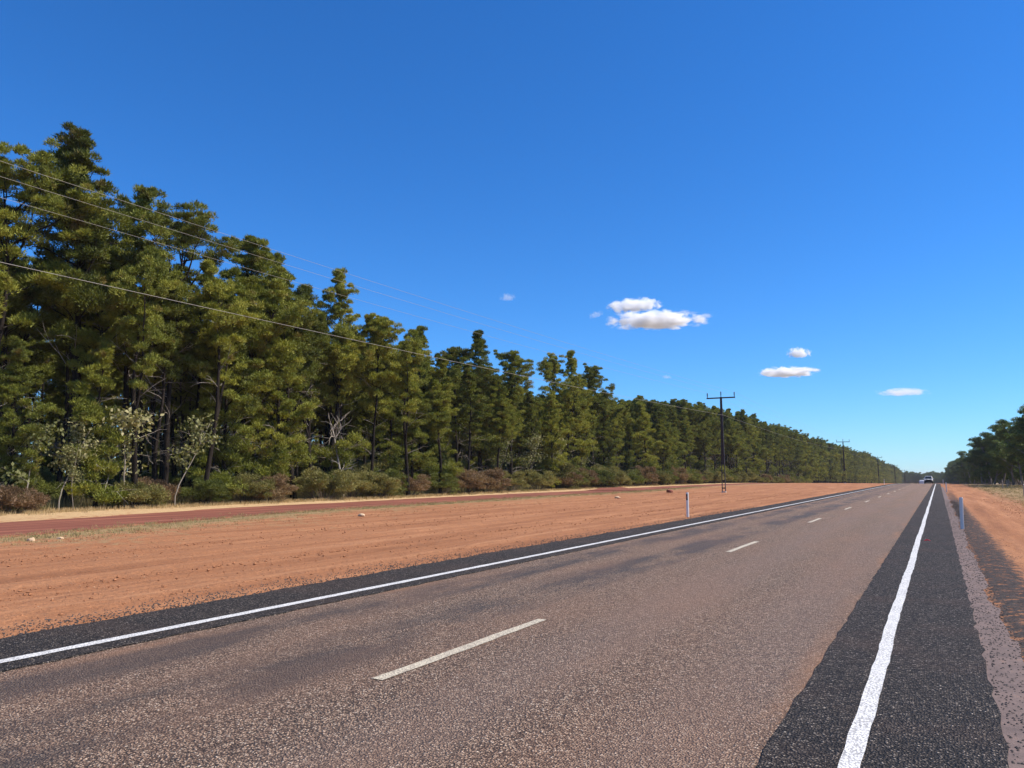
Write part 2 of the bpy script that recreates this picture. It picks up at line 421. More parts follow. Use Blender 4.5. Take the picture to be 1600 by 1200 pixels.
# ------------------------------------------------------------------ ground sheet
def ground():
    xs = np.concatenate([[-6000, -3000, -1500, -700, -400, -250, -160, -110, -85], np.arange(-70, -36, 1.0), np.arange(-36, -8.6, 0.3),
                         [-8.5, -8.35, -8.2, -8.0, -7.0, -5.0, -3.0, -1.0, 0.0, 0.12, 0.22, 0.32], np.arange(0.45, 6, 0.18), np.arange(6, 16, 0.6), [17, 19, 22, 26, 32, 40, 60, 90, 150, 300, 600, 1500, 3000, 6000]])
    ys = np.concatenate([[-600, -200, -80, -40, -20, -10, -5], np.arange(-3, 45, 0.4), np.arange(45, 160, 1.0), np.arange(160, 330, 5), np.arange(330, 900, 15), [900, 1000, 1200, 1600, 2200, 3000, 5000, 9000]])
    Xg, Yg = np.meshgrid(xs, ys)
    z = zp(Yg)
    # grader furrows along the verge
    fur = 0.5 * np.sin(Xg * 3.1 + 1.4 * np.sin(Yg * 0.045) + 0.3 * np.sin(Yg * 0.21)) + 0.5 * np.sin(Xg * 7.3 + 2 * np.sin(Yg * 0.06 + 1) + Yg * 0.02) + 0.6 * np.sin(Xg * 1.3 + Yg * 0.012)
    lump = np.sin(Xg * 2.2 + 3 * np.sin(Yg * 0.7)) * np.sin(Yg * 1.7 + 2 * np.sin(Xg * 0.9))
    vleft = np.clip((-8.5 - Xg) / 1.0, 0, 1) * np.clip((Xg + 36) / 2, 0, 1) * np.clip((np.abs(Xg - track_x(Yg)) - 3.2) / 1.0, 0, 1)
    vright = np.clip((Xg - 0.4) / 0.8, 0, 1) * np.clip((40 - Xg) / 20, 0, 1)
    z = z + (vleft + vright) * (0.022 * fur + 0.012 * lump) + vleft * 0.02
    z = z + vright * 0.03 * np.sin(Xg * 1.1 + 0.6 * np.sin(Yg * 0.1)) - np.clip((Xg - 1) / 6, 0, 1) * 0.08
    forest = np.clip((forest_x(Yg) - Xg) / 3, 0, 1)
    z = z + forest * 0.06 * np.sin(Xg * 0.7) * np.sin(Yg * 0.6)
    # table under the road is lower than the seal
    under = np.clip((Xg + 8.45) / 0.12, 0, 1) * np.clip((0.33 - Xg) / 0.12, 0, 1)
    z = z - under * 0.05
    # the dirt track sits in a shallow cut
    dt = np.abs(Xg - track_x(Yg))
    z = z - 0.05 * np.clip((3.3 - dt) / 0.5, 0, 1)
    v = np.stack([Xg, Yg, z], -1).reshape(-1, 3)
    ny, nx = Xg.shape
    i = np.arange(ny - 1)[:, None] * nx; j = np.arange(nx - 1)[None, :]
    f = np.stack([i + j, i + j + 1, i + nx + j + 1, i + nx + j], -1).reshape(-1, 4)
    b = MB(); b.add(v, f4=f)
    o = b.build('ground', M['ground'], smooth=True)
    tag(o, kind='structure')
    fx = forest_x(Yg)
    zs = {}
    zs['z_straw'] = np.clip((Xg - fx + 0.8) / 0.8, 0, 1) * np.clip((track_x(Yg) - 2.0 - Xg) / 0.8, 0, 1) * (0.55 + 0.5 * np.clip(1 - (Xg - fx - 1) / 5.0, 0, 1))
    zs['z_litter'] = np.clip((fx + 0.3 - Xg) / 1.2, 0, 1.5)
    tx = track_x(Yg)
    zs['z_grass'] = np.maximum(np.maximum(np.clip(1 - np.abs(Xg - (tx + 4.3)) / 2.2, 0, 1) * 0.85, np.clip(1 - np.abs(Xg - (tx + 5.5)) / 7.0, 0, 1) * 0.42), np.clip((Xg - 1.3) / 4.5, 0, 1) * 0.5 + np.clip((Xg - 3.0) / 4.0, 0, 1) * 0.3)
    zs['z_black'] = np.clip(1.7 - np.abs(Xg - 0.84) / 0.30, 0, 1) * np.clip((130 - Yg) / 80, 0.0, 1.0) * 0.78
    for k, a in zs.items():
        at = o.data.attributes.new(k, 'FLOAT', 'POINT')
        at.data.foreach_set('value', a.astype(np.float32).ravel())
    return o
ground()

YS = np.concatenate([np.arange(-8, 40, 0.25), np.arange(40, 120, 1.0), np.arange(120, 330, 3.0), np.arange(330, 930, 10.0)])
def strip(name, xl, xr, top, skirt, m, nx=2, parent=None, ys=YS):
    """a sheet along the road between two wavering edges, with side skirts"""
    ys = np.asarray(ys, float); xl = np.broadcast_to(xl, ys.shape); xr = np.broadcast_to(xr, ys.shape)
    cols = []
    if skirt: cols.append(np.stack([xl - 0.02, ys, zp(ys) - skirt], -1))
    for t in np.linspace(0, 1, nx):
        cols.append(np.stack([xl * (1 - t) + xr * t, ys, zp(ys) + top], -1))
    if skirt: cols.append(np.stack([xr + 0.02, ys, zp(ys) - skirt], -1))
    g = np.stack(cols, 1); ny, k = g.shape[:2]
    i = np.arange(ny - 1)[:, None] * k; j = np.arange(k - 1)[None, :]
    f = np.stack([i + j, i + j + 1, i + k + j + 1, i + k + j], -1).reshape(-1, 4)
    b = MB(); b.add(g.reshape(-1, 3), f4=f)
    return b.build(name, m, parent)

road = strip('road', -7.3, -0.7, 0.0, 0.09, M['road'], 8)
tag(road, kind='structure')
rag = lambda s, a: a * wob(YS, s, ((0.35, 0.3), (1.1, 0.6), (1.9, 0.5)))
sh_l = strip('road_shoulder', -8.42 + rag(1, 0.03) + 0.05 * wob(YS * 0.15, 9), -7.02 + rag(2, 0.02), 0.013, 0.09, M['shoulder'], 3, road)
sh_r = strip('road_shoulder', -1.01 + rag(3, 0.012), 0.27 + rag(4, 0.02), 0.013, 0.09, M['shoulder'], 3, road)
ln_l = strip('edge_line', -7.43 + rag(5, 0.006), -7.29 + rag(6, 0.006), 0.018, 0, M['paint'], 2, road)
wav = 0.009 * wob(YS * 0.8, 12)
ln_r = strip('edge_line', -0.595 + wav + rag(7, 0.004), -0.480 + wav + rag(8, 0.004), 0.018, 0, M['paint'], 2, road)
for k in range(26):
    y0 = 5.15 + 12.0 * k
    yy = np.linspace(y0, y0 + 3.0, 13)
    e = 0.008 * wob(yy * 3, 40 + k); e2 = 0.008 * wob(yy * 3, 90 + k)
    strip('lane_dash', -4.15 + e, -4.03 + e2, 0.006, 0, M['paint_cream'], 2, road, yy)
yf = YS[YS < 130]
fines = strip('stone_dust_strip', 0.22 + 0 * yf, 0.56 + 0.08 * wob(yf * 1.1, 21), 0.0095, 0.09, M['fines'], 3, None, yf)
tag(fines, kind='structure')
yt = np.concatenate([np.arange(-20, 140, 1.0), np.arange(140, 420, 6)])
tk = strip('dirt_track', track_x(yt) - 2.8 + 0.25 * wob(yt * 0.5, 31), track_x(yt) + 2.7 + 0.25 * wob(yt * 0.5, 32), -0.012, 0.08, M['track'], 5, None, yt)
tag(tk, kind='structure')
# side track turning off into the trees
bs = np.linspace(0, 1, 26)
cx = -31.8 - 13.0 * bs ** 1.2; cy = 80 + 31 * bs
dx = np.gradient(cx); dy = np.gradient(cy); ll = np.hypot(dx, dy); nxv, nyv = -dy / ll, dx / ll
hw = 1.6 + 1.2 * (1 - bs) ** 2
g = np.stack([np.stack([cx + nxv * hw * s, cy + nyv * hw * s, zp(cy) + 0.03 + 0 * cx], -1) for s in (-1, -0.33, 0.33, 1)], 1)
i = np.arange(25)[:, None] * 4; j = np.arange(3)[None, :]
b = MB(); b.add(g.reshape(-1, 3), f4=np.stack([i + j, i + j + 1, i + 4 + j + 1, i + 4 + j], -1).reshape(-1, 4)[:, ::-1])
st = b.build('dirt_side_track', M['track']); tag(st, kind='structure')

# ------------------------------------------------------------------ foliage builders
def sprays(b, centres, radii, m, r, ln, wd, flat=0.6, up=0.6, mi=0, droop=0.0):
    """m small pointed sprays in each flattened dome-shaped clump"""
    n = len(centres)
    c = np.repeat(np.asarray(centres), m, 0); R = np.repeat(np.asarray(radii), m)
    d = unit(r.normal(size=(n * m, 3))); d[:, 2] = np.where(r.rand(n * m) < 0.75, np.abs(d[:, 2]), d[:, 2] * 0.5)
    rr = r.rand(n * m) ** 0.36
    p = c + d * (R * rr)[:, None] * np.array([1, 1, flat])
    dirv = unit(d * np.array([1, 1, 0.6]) * 0.7 + np.array([0, 0, up - droop]) + r.normal(size=(n * m, 3)) * 0.45)
    l = ln * (0.6 + 0.8 * r.rand(n * m)); w = wd * (0.6 + 0.8 * r.rand(n * m))
    wv = unit(np.cross(dirv, r.normal(size=(n * m, 3)))) * (w / 2)[:, None]
    v = np.stack([p - wv, p + wv, p + dirv * l[:, None]], 1).reshape(-1, 3)
    b.add(v, f3=np.arange(n * m * 3).reshape(-1, 3), mi=mi)

def curve(p0, d0, length, k, r, wander=0.15, bend=(0, 0, 0.0)):
    pts = [np.array(p0, float)]; d = unit(np.array(d0, float))
    for _ in range(k):
        d = unit(d + r.normal(size=3) * wander + np.array(bend))
        pts.append(pts[-1] + d * length / k)
    return np.array(pts)

def make_cypress(seed, H, cb, R, nb, m, shape='cone', fork=False, low=False, ln=0.165, wd=0.05, dens=0.9):
    """returns height, apex offset and meshes trunk, dead wood, crown of one cypress pine, base at the origin"""
    r = np.random.RandomState(seed)
    tb, db, lb = MB(), MB(), MB()
    def stem(p0, d0, L_, r0, r1, straight=True):
        pts = curve(p0, d0, L_, 12, r, 0.05, (0, 0, 0.03))
        if straight:
            t = np.linspace(0, 1, 13)[:, None]; pts[:, :2] -= (pts[-1:, :2] - pts[:1, :2]) * t * 0.85
        return pts, np.linspace(r0, r1, 13)
    stems = []
    base_r = 0.0105 * H + 0.02
    pts, rad = stem((0, 0, -0.15), (r.normal() * 0.03, r.normal() * 0.03, 1), H * 0.97, base_r, 0.02)
    rad[0] *= 1.35
    tb.tube(pts, rad, 8); stems.append((pts, rad, cb))
    if fork:
        k = 4; p = pts[k]; a = r.rand() * 6.28
        p2, r2 = stem(p, (math.cos(a) * 0.35, math.sin(a) * 0.35, 1), H * 0.52, rad[k] * 0.75, 0.02, False)
        tb.tube(p2, r2, 7); stems.append((p2, r2, 0.15))
    C, RR = [], []
    def tufts(bp, Lb, nc, k5, sz=1.0):
        for q in range(nc):
            s = 1.0 - 0.75 * (q / max(nc, 1)) * (0.5 + 0.7 * r.rand())
            xx = s * k5; j0 = min(int(xx), k5 - 1); cpt = bp[j0] * (1 - xx + j0) + bp[j0 + 1] * (xx - j0)
            off = r.normal(size=3) * np.array([1, 1, 0.75]) * (0.14 + 0.10 * Lb) * sz + np.array([0, 0, 0.10])
            c = cpt + off
            tb.tube(np.array([cpt, (cpt + c) / 2 + [0, 0, -0.04], c]), [0.009, 0.007, 0.004], 3, cap=False)
            C.append(c); RR.append((0.25 + 0.30 * r.rand()) * (0.85 + 0.10 * Lb) * sz)
    for si, (pts, rad, c0) in enumerate(stems):
        n = nb if si == 0 else int(nb * 0.6)
        for k in range(n):
            t = c0 + (1 - c0) * ((k + r.rand()) / n) ** 0.92
            x = min(t, 0.995) * 12; i0 = int(x); p = pts[i0] * (1 - x + i0) + pts[min(i0 + 1, 12)] * (x - i0)
            u = (t - c0) / (1 - c0)
            if shape == 'cone': prof = (1 - u) ** 0.72 * (0.45 + 0.55 * min(1, u / 0.22)) + 0.07
            elif shape == 'dome': prof = math.sqrt(max(0.0, 1 - (max(u, 0.35) - 0.35) ** 2 / 0.45)) * (0.4 + 0.6 * min(1, u / 0.45)) + 0.10
            else: prof = (1 - u) ** 0.5 * 0.7 + 0.12
            Lb = R * prof * (0.5 + 0.75 * r.rand()) * (0.8 if si else 1.0)
            az = k * 2.4 + r.normal() * 0.6
            el = RAD(38 + 22 * u + r.normal() * 13)
            d = np.array([math.cos(az) * math.cos(el), math.sin(az) * math.cos(el), math.sin(el)])
            bp = curve(p, d, Lb * 1.15, 6, r, 0.15, (0, 0, 0.03))
            tb.tube(bp, np.linspace(max(0.012, 0.016 * Lb + 0.006), 0.006, 7), 4, cap=False)
            tufts(bp, Lb, max(2, int(round(Lb * 2.0 * dens))), 6, 1.08 - 0.42 * u)
            for w in range(int(Lb * 1.1)):
                j0 = 2 + r.randint(4); sd = unit(unit(bp[j0 + 1] - bp[j0]) + r.normal(size=3) * 0.7); L2 = Lb * (0.3 + 0.3 * r.rand())
                b2 = curve(bp[j0], sd, L2, 4, r, 0.15, (0, 0, 0.10)); tb.tube(b2, np.linspace(0.014, 0.005, 5), 3, cap=False)
                tufts(b2, L2, max(2, int(round(L2 * 2.6 * dens))), 4, 1.05 - 0.40 * u)
    for q in range(7):
        C.append(stems[0][0][-1] + r.normal(size=3) * np.array([0.10, 0.10, 0.06]) - [0, 0, 0.17 * q]); RR.append(0.17 + 0.03 * q)
    if low:
        for q in range(8):
            z = H * (0.10 + 0.24 * r.rand()); az = r.rand() * 6.28; Lb = R * (0.5 + 0.5 * r.rand())
            i0 = int(z / H * 12); p = stems[0][0][i0]
            bp = curve(p, (math.cos(az), math.sin(az), 0.35), Lb, 6, r, 0.15, (0, 0, -0.02))
            tb.tube(bp, np.linspace(0.03, 0.008, 7), 4, cap=False)
            tufts(bp, Lb, int(Lb * 3.5), 6)
    C = np.array(C); RR = np.array(RR)
    sprays(lb, C, RR, m, r, ln, wd, flat=0.85, up=0.6)
    pts = stems[0][0]
    for q in range(int(10 + 9 * r.rand())):
        t = 0.10 + (cb + 0.12) * r.rand(); x = t * 12; i0 = int(x); p = pts[i0] * (1 - x + i0) + pts[i0 + 1] * (x - i0)
        az = r.rand() * 6.28; Lb = 0.7 + 1.8 * r.rand()
        bp = curve(p, (math.cos(az), math.sin(az), 0.1 + 0.6 * r.rand()), Lb, 5, r, 0.22)
        db.tube(bp, np.linspace(0.018, 0.005, 6), 3, cap=False)
        for w in range(2):
            bq = curve(bp[2 + w], unit(bp[3 + w] - bp[2 + w]) + r.normal(size=3) * 0.6, Lb * 0.45, 3, r, 0.2)
            db.tube(bq, np.linspace(0.009, 0.004, 4), 3, cap=False)
    zt = C[:, 2] + 0.7 * RR; hi = zt > zt.max() - 0.5
    return zt.max() + 0.08, C[hi, :2].mean(0), (tb.mesh('trunk', M['bark'], True), db.mesh('dead_branches', M['deadwood'], True), lb.mesh('crown', M['cypress']))

CY = {}
#                         seed   H    cb    R   nb   m
CY['dense'] = make_cypress(11, 17.5, 0.44, 3.3, 44, 225, 'cone', fork=True)
CY['dense2'] = make_cypress(12, 17.0, 0.36, 3.0, 44, 225, 'cone', low=True)
CY['open'] = make_cypress(13, 17.0, 0.50, 3.3, 26, 210, 'dome', fork=True, dens=0.7)
CY['spike'] = make_cypress(14, 16.0, 0.42, 2.1, 38, 225, 'spike')
CY['mid'] = make_cypress(15, 15.0, 0.32, 2.7, 38, 225, 'cone', low=True)
CY['mid2'] = make_cypress(16, 14.5, 0.50, 2.6, 32, 225, 'dome')
CY['small'] = make_cypress(17, 9.0, 0.16, 1.9, 32, 230, 'cone', low=True)
CY['edge'] = make_cypress(18, 12.5, 0.16, 2.5, 42, 225, 'cone', low=True)
CY['tall'] = make_cypress(21, 15.0, 0.56, 2.2, 24, 215, 'dome')
CY['tall2'] = make_cypress(22, 15.5, 0.60, 2.3, 24, 215, 'cone', fork=True)
CY['far'] = make_cypress(19, 15.5, 0.22, 2.8, 32, 46, 'cone', ln=0.32, wd=0.12, low=True)
CY['far2'] = make_cypress(20, 15.5, 0.28, 2.6, 28, 46, 'dome', ln=0.32, wd=0.12, low=True)

def place_cypress(kind, x, y, h, rz, label, group=None, wide=1.0):
    H0, ap, (tm, dm, lm) = CY[kind]
    s = h / H0; c, q = math.cos(rz), math.sin(rz)
    e = empty('cypress_pine', (x - (ap[0] * c - ap[1] * q) * s * wide, y - (ap[0] * q + ap[1] * c) * s * wide, float(zp(y)) - 0.03), rz, (s * wide, s * wide, s))
    tag(e, label, 'tree', group)
    inst('trunk', tm, e); inst('crown', lm, e)
    if not kind.startswith('far'): tag(inst('dead_branches', dm, e), kind='stuff')
    return e

# camera rays, used only to read positions off the photograph
Rm = np.array(cam.rotation_euler.to_matrix())
def at_x(px, py, X):
    d = Rm @ np.array([(px - 800) / 1200.0, -(py - 600) / 1200.0, -1.0])
    t = X / d[0]; return d * t + np.array([0, 0, EYE])

rng = np.random.RandomState(5)
taken = []
heroes = [  # top pixel x, y, depth line X, kind, wide, label
    (8, 215, -40.5, 'open', 1.0, 'tall cypress pine cut off by the left edge of the picture'),
    (122, 200, -40.0, 'dense', 1.05, 'tallest cypress pine, broad pointed crown and forked black trunk, near left edge'),
    (228, 292, -41.5, 'spike', 1.0, 'narrow spire-topped cypress pine just right of the tallest one'),
    (292, 318, -38.6, 'open', 1.0, 'open airy cypress pine with rounded top and bare forked limbs'),
    (395, 368, -39.5, 'dense', 1.1, 'broad dense cone-shaped cypress pine with the bright green right flank'),
    (432, 398, -43.5, 'spike', 1.0, 'slim cypress pine peeking over the right shoulder of the broad cone-shaped one'),
    (530, 420, -40.0, 'dense2', 0.95, 'tall pointed cypress pine standing alone above its neighbours, under the top wires'),
    (592, 495, -41.0, 'spike', 0.85, 'small thin cypress pine top right of the tall pointed one'),
    (657, 510, -42.0, 'mid', 0.9, 'cypress pine with a sharp little triangular tip on the skyline'),
    (720, 540, -41.0, 'mid2', 1.0, 'left one of a pair of twin-topped cypress pines midway along the forest'),
    (747, 517, -41.5, 'mid', 1.0, 'right and taller one of a pair of twin-topped cypress pines midway along the forest'),
    (795, 547, -42.0, 'mid2', 1.0, 'round-topped cypress pine right of the twin-topped pair'),
    (866, 552, -42.5, 'open', 0.9, 'airy cypress pine, left of three tall tops before the forest steps down'),
    (892, 548, -43.0, 'mid', 0.9, 'middle and highest of three tall tops before the forest steps down'),
    (925, 570, -42.5, 'mid2', 1.0, 'right of three tall tops before the forest steps down'),
    (1000, 618, -44.5, 'spike', 1.0, 'pointed cypress pine where the lower stretch of forest begins'),
    (1068, 624, -45.5, 'mid', 1.0, 'cypress pine rising just left of the nearest power pole'),
    (1160, 640, -45.0, 'dense2', 0.9, 'cypress pine rising just right of the nearest power pole'),
]
for (px, py, X, kind, wide, lab) in heroes:
    p = at_x(px, py, X)
    y = p[1]; h = p[2] - float(zp(y)) + 0.1
    place_cypress(kind, X, y, h, rng.rand() * 6.28, lab, None, wide)
    taken.append((X, y))
# a few edge trees with foliage low down in front of the others
edge_trees = [  # px at base, base line X, height, kind, label
    (12, -36.6, 8.0, 'edge', 'low leafy cypress pine at the forest edge by the left border'),
    (150, -37.0, 8.5, 'small', 'small cypress pine in front of the tallest one'),
    (345, -37.6, 13.0, 'edge', 'bushy cypress pine at the forest edge below the broad cone-shaped one'),
    (420, -37.9, 12.0, 'edge', 'bright bushy cypress pine leaning over the brown shrubs'),
    (600, -40.0, 11.5, 'edge', 'dark bushy cypress pine behind the bare pale dead tree'),
    (690, -40.0, 9.5, 'small', 'small dense cypress pine behind the shrub row'),
    (985, -44.0, 9.5, 'small', 'young cypress pine standing forward where the side track enters the forest'),
    (1030, -44.0, 11.0, 'edge', 'leafy cypress pine down to the ground right of the side track'),
]
for (px, X, h, kind, lab) in edge_trees:
    p = at_x(px, 743, X)
    place_cypress(kind, X, p[1], h, rng.rand() * 6.28, lab)
    taken.append((X, p[1]))

# the rest of the plantation
fill = []
for row in range(11):
    y = 2.0
    while y < 640:
        near = y < 130
        if row > 6 and y > 150: break
        if row > 3 and y > 330: break
        step = (2.7 if y < 48 and row < 4 else 3.6 if row < 5 else 4.4) if near else (3.6 if y < 330 else 4.8)
        y += step * (0.7 + 0.6 * rng.rand())
        x = float(forest_x(y)) - 1.2 - 3.5 * row + rng.normal() * 0.7
        if y < 0.43 * abs(x): continue
        if min([(x - a) ** 2 + (y - c) ** 2 for a, c in taken]) < 1.6 ** 2: continue
        if abs(y - 110) < 3.0 and row < 2: continue      # the side track enters here
        if row < 4 and y < 48: h = 12.6 + 3.0 * rng.rand()
        elif row < 2 and y < 150: h = 10.5 + 3.2 * rng.rand()
        else: h = 12.0 + 3.2 * rng.rand()
        if y > 105: h = float(np.interp(y, [105, 135, 155, 220, 400, 640], [13.0, 13.6, 15.8, 17.8, 19.0, 20.5])) + 2.6 * rng.rand() - (2.0 if row == 0 else 0)
        fill.append((h / math.hypot(x, y) / (1 + 0.30 * row), x, y, h, row))
fill.sort(reverse=True)
NI = 300 - len(heroes) - len(edge_trees)
kinds_left = ['tall', 'tall2', 'tall', 'tall2', 'mid2', 'open']
kinds_near = ['mid', 'mid2', 'dense2', 'open', 'spike', 'edge', 'dense', 'mid', 'mid2']
def zone_label(y, row):
    if row >= 4: return 'dark trunked cypress pine deep inside the plantation behind the front rows', 'cypress pines deep in the plantation'
    if y < 45: return 'dark trunked cypress pine among the tall trees at the left of the picture', 'cypress pines among the tall trees on the left'
    if y < 75: return 'cypress pine in the plantation behind the shrub row', 'cypress pines behind the shrub row'
    if y < 120: return 'cypress pine in the plantation left of the nearest power pole', 'cypress pines left of the nearest power pole'
    if y < 185: return 'cypress pine in the plantation between the first and second power poles', 'cypress pines between the first and second poles'
    return 'small distant cypress pine in the plantation edge beyond the second power pole', 'cypress pines beyond the second pole'
ORD = ['first', 'second', 'third', 'fourth', 'fifth', 'sixth', 'seventh', 'eighth', 'ninth', 'tenth', 'eleventh', 'twelfth']
ocount = {}
for (_, x, y, h, row) in sorted(fill[:NI], key=lambda q: q[2]):
    k = kinds_near[rng.randint(len(kinds_near))]
    if y < 50: k = kinds_left[rng.randint(len(kinds_left))]
    if k == 'edge' and row > 1: k = 'mid2'
    lab, grp = zone_label(y, row)
    if row == 0 and y < 185:
        n_ = ocount.get(grp, 0); ocount[grp] = n_ + 1
        if n_ < 12: lab = 'front row cypress pine, ' + ORD[n_] + ' from the left ' + {'cypress pines among the tall trees on the left': 'among the tall trees', 'cypress pines behind the shrub row': 'behind the shrub row', 'cypress pines left of the nearest power pole': 'before the nearest power pole', 'cypress pines between the first and second poles': 'past the nearest power pole'}[grp]
    place_cypress(k, x, y, h, rng.rand() * 6.28, lab, grp, 0.92 + 0.2 * rng.rand())

def gn_scatter(name, pts, rots, scales, sources, kind='stuff'):
    """one object: points carrying whole-tree meshes, for the mass nobody could count"""
    me = bpy.data.meshes.new(name)
    me.vertices.add(len(pts)); me.vertices.foreach_set('co', np.asarray(pts, np.float32).ravel())
    for nm, dat in (('rotz', rots), ('scl', scales)):
        a = me.attributes.new(nm, 'FLOAT', 'POINT'); a.data.foreach_set('value', np.asarray(dat, np.float32))
    o = bpy.data.objects.new(name, me); col.objects.link(o)
    ng = bpy.data.node_groups.new(name, 'GeometryNodeTree')
    ng.interface.new_socket('Geometry', in_out='INPUT', socket_type='NodeSocketGeometry')
    ng.interface.new_socket('Geometry', in_out='OUTPUT', socket_type='NodeSocketGeometry')
    gi = ng.nodes.new('NodeGroupInput'); go = ng.nodes.new('NodeGroupOutput'); join = ng.nodes.new('GeometryNodeJoinGeometry')
    ra = ng.nodes.new('GeometryNodeInputNamedAttribute'); ra.data_type = 'FLOAT'; ra.inputs[0].default_value = 'rotz'
    sa = ng.nodes.new('GeometryNodeInputNamedAttribute'); sa.data_type = 'FLOAT'; sa.inputs[0].default_value = 'scl'
    cx_ = ng.nodes.new('ShaderNodeCombineXYZ'); ng.links.new(ra.outputs[0], cx_.inputs[2])
    for s in sources:
        oi = ng.nodes.new('GeometryNodeObjectInfo'); oi.inputs[0].default_value = s; oi.transform_space = 'ORIGINAL'
        ip = ng.nodes.new('GeometryNodeInstanceOnPoints')
        ng.links.new(gi.outputs[0], ip.inputs['Points']); ng.links.new(oi.outputs['Geometry'], ip.inputs['Instance'])
        ng.links.new(cx_.outputs[0], ip.inputs['Rotation']); ng.links.new(sa.outputs[0], ip.inputs['Scale'])
        ng.links.new(ip.outputs[0], join.inputs[0])
    ng.links.new(join.outputs[0], go.inputs[0])
    md = o.modifiers.new('scatter', 'NODES'); md.node_group = ng
    o['kind'] = kind
    return o

# sources for the far mass: two ordinary trees standing at the far end of the plantation
src_a = place_cypress('far', -43.0, 655, 15.5, 0.3, 'last cypress pine of the plantation seen beside the road end', 'cypress pines at the far end')
src_b = place_cypress('far2', -46.0, 668, 15.5, 1.3, 'last cypress pine of the plantation seen beside the road end', 'cypress pines at the far end')
def parts_of(e): return [c for c in e.children]
far = [(x, y, h) for (_, x, y, h, row) in fill[NI:]]
for y in np.arange(560, 1150, 5.0):
    for row in range(3):
        far.append((-44 - 4.5 * row + rng.normal(), y + rng.normal() * 1.5, 18.5 + 4 * rng.rand()))
for y in np.arange(5, 150, 4.0):            # back of the stand, lower growth closing the view between trunks
    for row in range(4):
        far.append((-80 - 8 * row + rng.normal() * 2, y * 1.6 + 14 + rng.normal() * 2, (8.5 if row < 2 else 6.0) + 3.0 * rng.rand()))
far = np.array(far)
half = rng.rand(len(far)) < 0.5
for nm, sel, src in (('distant_cypress_forest', half, src_a), ('distant_cypress_forest', ~half, src_b)):
    q = far[sel]
    o = gn_scatter(nm, np.stack([q[:, 0], q[:, 1], zp(q[:, 1]) - 0.05], -1), rng.rand(len(q)) * 6.28, q[:, 2] / 15.5, parts_of(src))
    tag(o, 'mass of cypress forest running on behind and beyond the countable trees', 'forest')

# ------------------------------------------------------------------ shrubs along the forest edge
def make_shrub(seed, H, R, n, m, stem_mat=None):
    r = np.random.RandomState(seed); tb, lb = MB(), MB(); C, RR = [], []
    for k in range(n):
        az = r.rand() * 6.28; sp = R * math.sqrt(r.rand())
        top = np.array([math.cos(az) * sp, math.sin(az) * sp, H * (0.35 + 0.6 * r.rand()) * (1 - 0.45 * (sp / R) ** 2)])
        b0 = np.array([math.cos(az) * sp * 0.2, math.sin(az) * sp * 0.2, -0.05])
        mid = (b0 + top) / 2 + r.normal(size=3) * 0.12
        tb.tube(np.array([b0, mid, top]), [0.022, 0.014, 0.006], 4, cap=False)
        C.append(top); RR.append(0.28 + 0.3 * r.rand())
        C.append(mid * 0.4 + top * 0.6 + r.normal(size=3) * 0.2); RR.append(0.26 + 0.22 * r.rand())
    sprays(lb, C, RR, m, r, 0.13, 0.045, flat=0.75, up=0.4)
    return tb, lb
SH = []
for k in range(4):
    H, R = [(2.4, 1.7), (1.9, 1.6), (2.8, 1.5), (1.5, 1.3)][k]
    tb, lb = make_shrub(60 + k, H, R, 26, 260)
    stm = tb.mesh('stem', M['shrubstem'], True)
    fol = {}
    for c in ('shrub_olive', 'shrub_brown', 'shrub_green'):
        me = lb.mesh('foliage', M[c]) if not fol else list(fol.values())[0].copy()
        me.materials.clear(); me.materials.append(M[c]); fol[c] = me
    SH.append((stm, fol))
def place_shrub(k, c, x, y, s, label, group=None):
    stm, fol = SH[k]
    e = empty('shrub', (x, y, float(zp(y)) - 0.02), rng.rand() * 6.28, (s * 1.1, s * 1.1, s)); tag(e, label, 'shrub', group)
    inst('stem', stm, e); inst('foliage', fol[c], e); return e
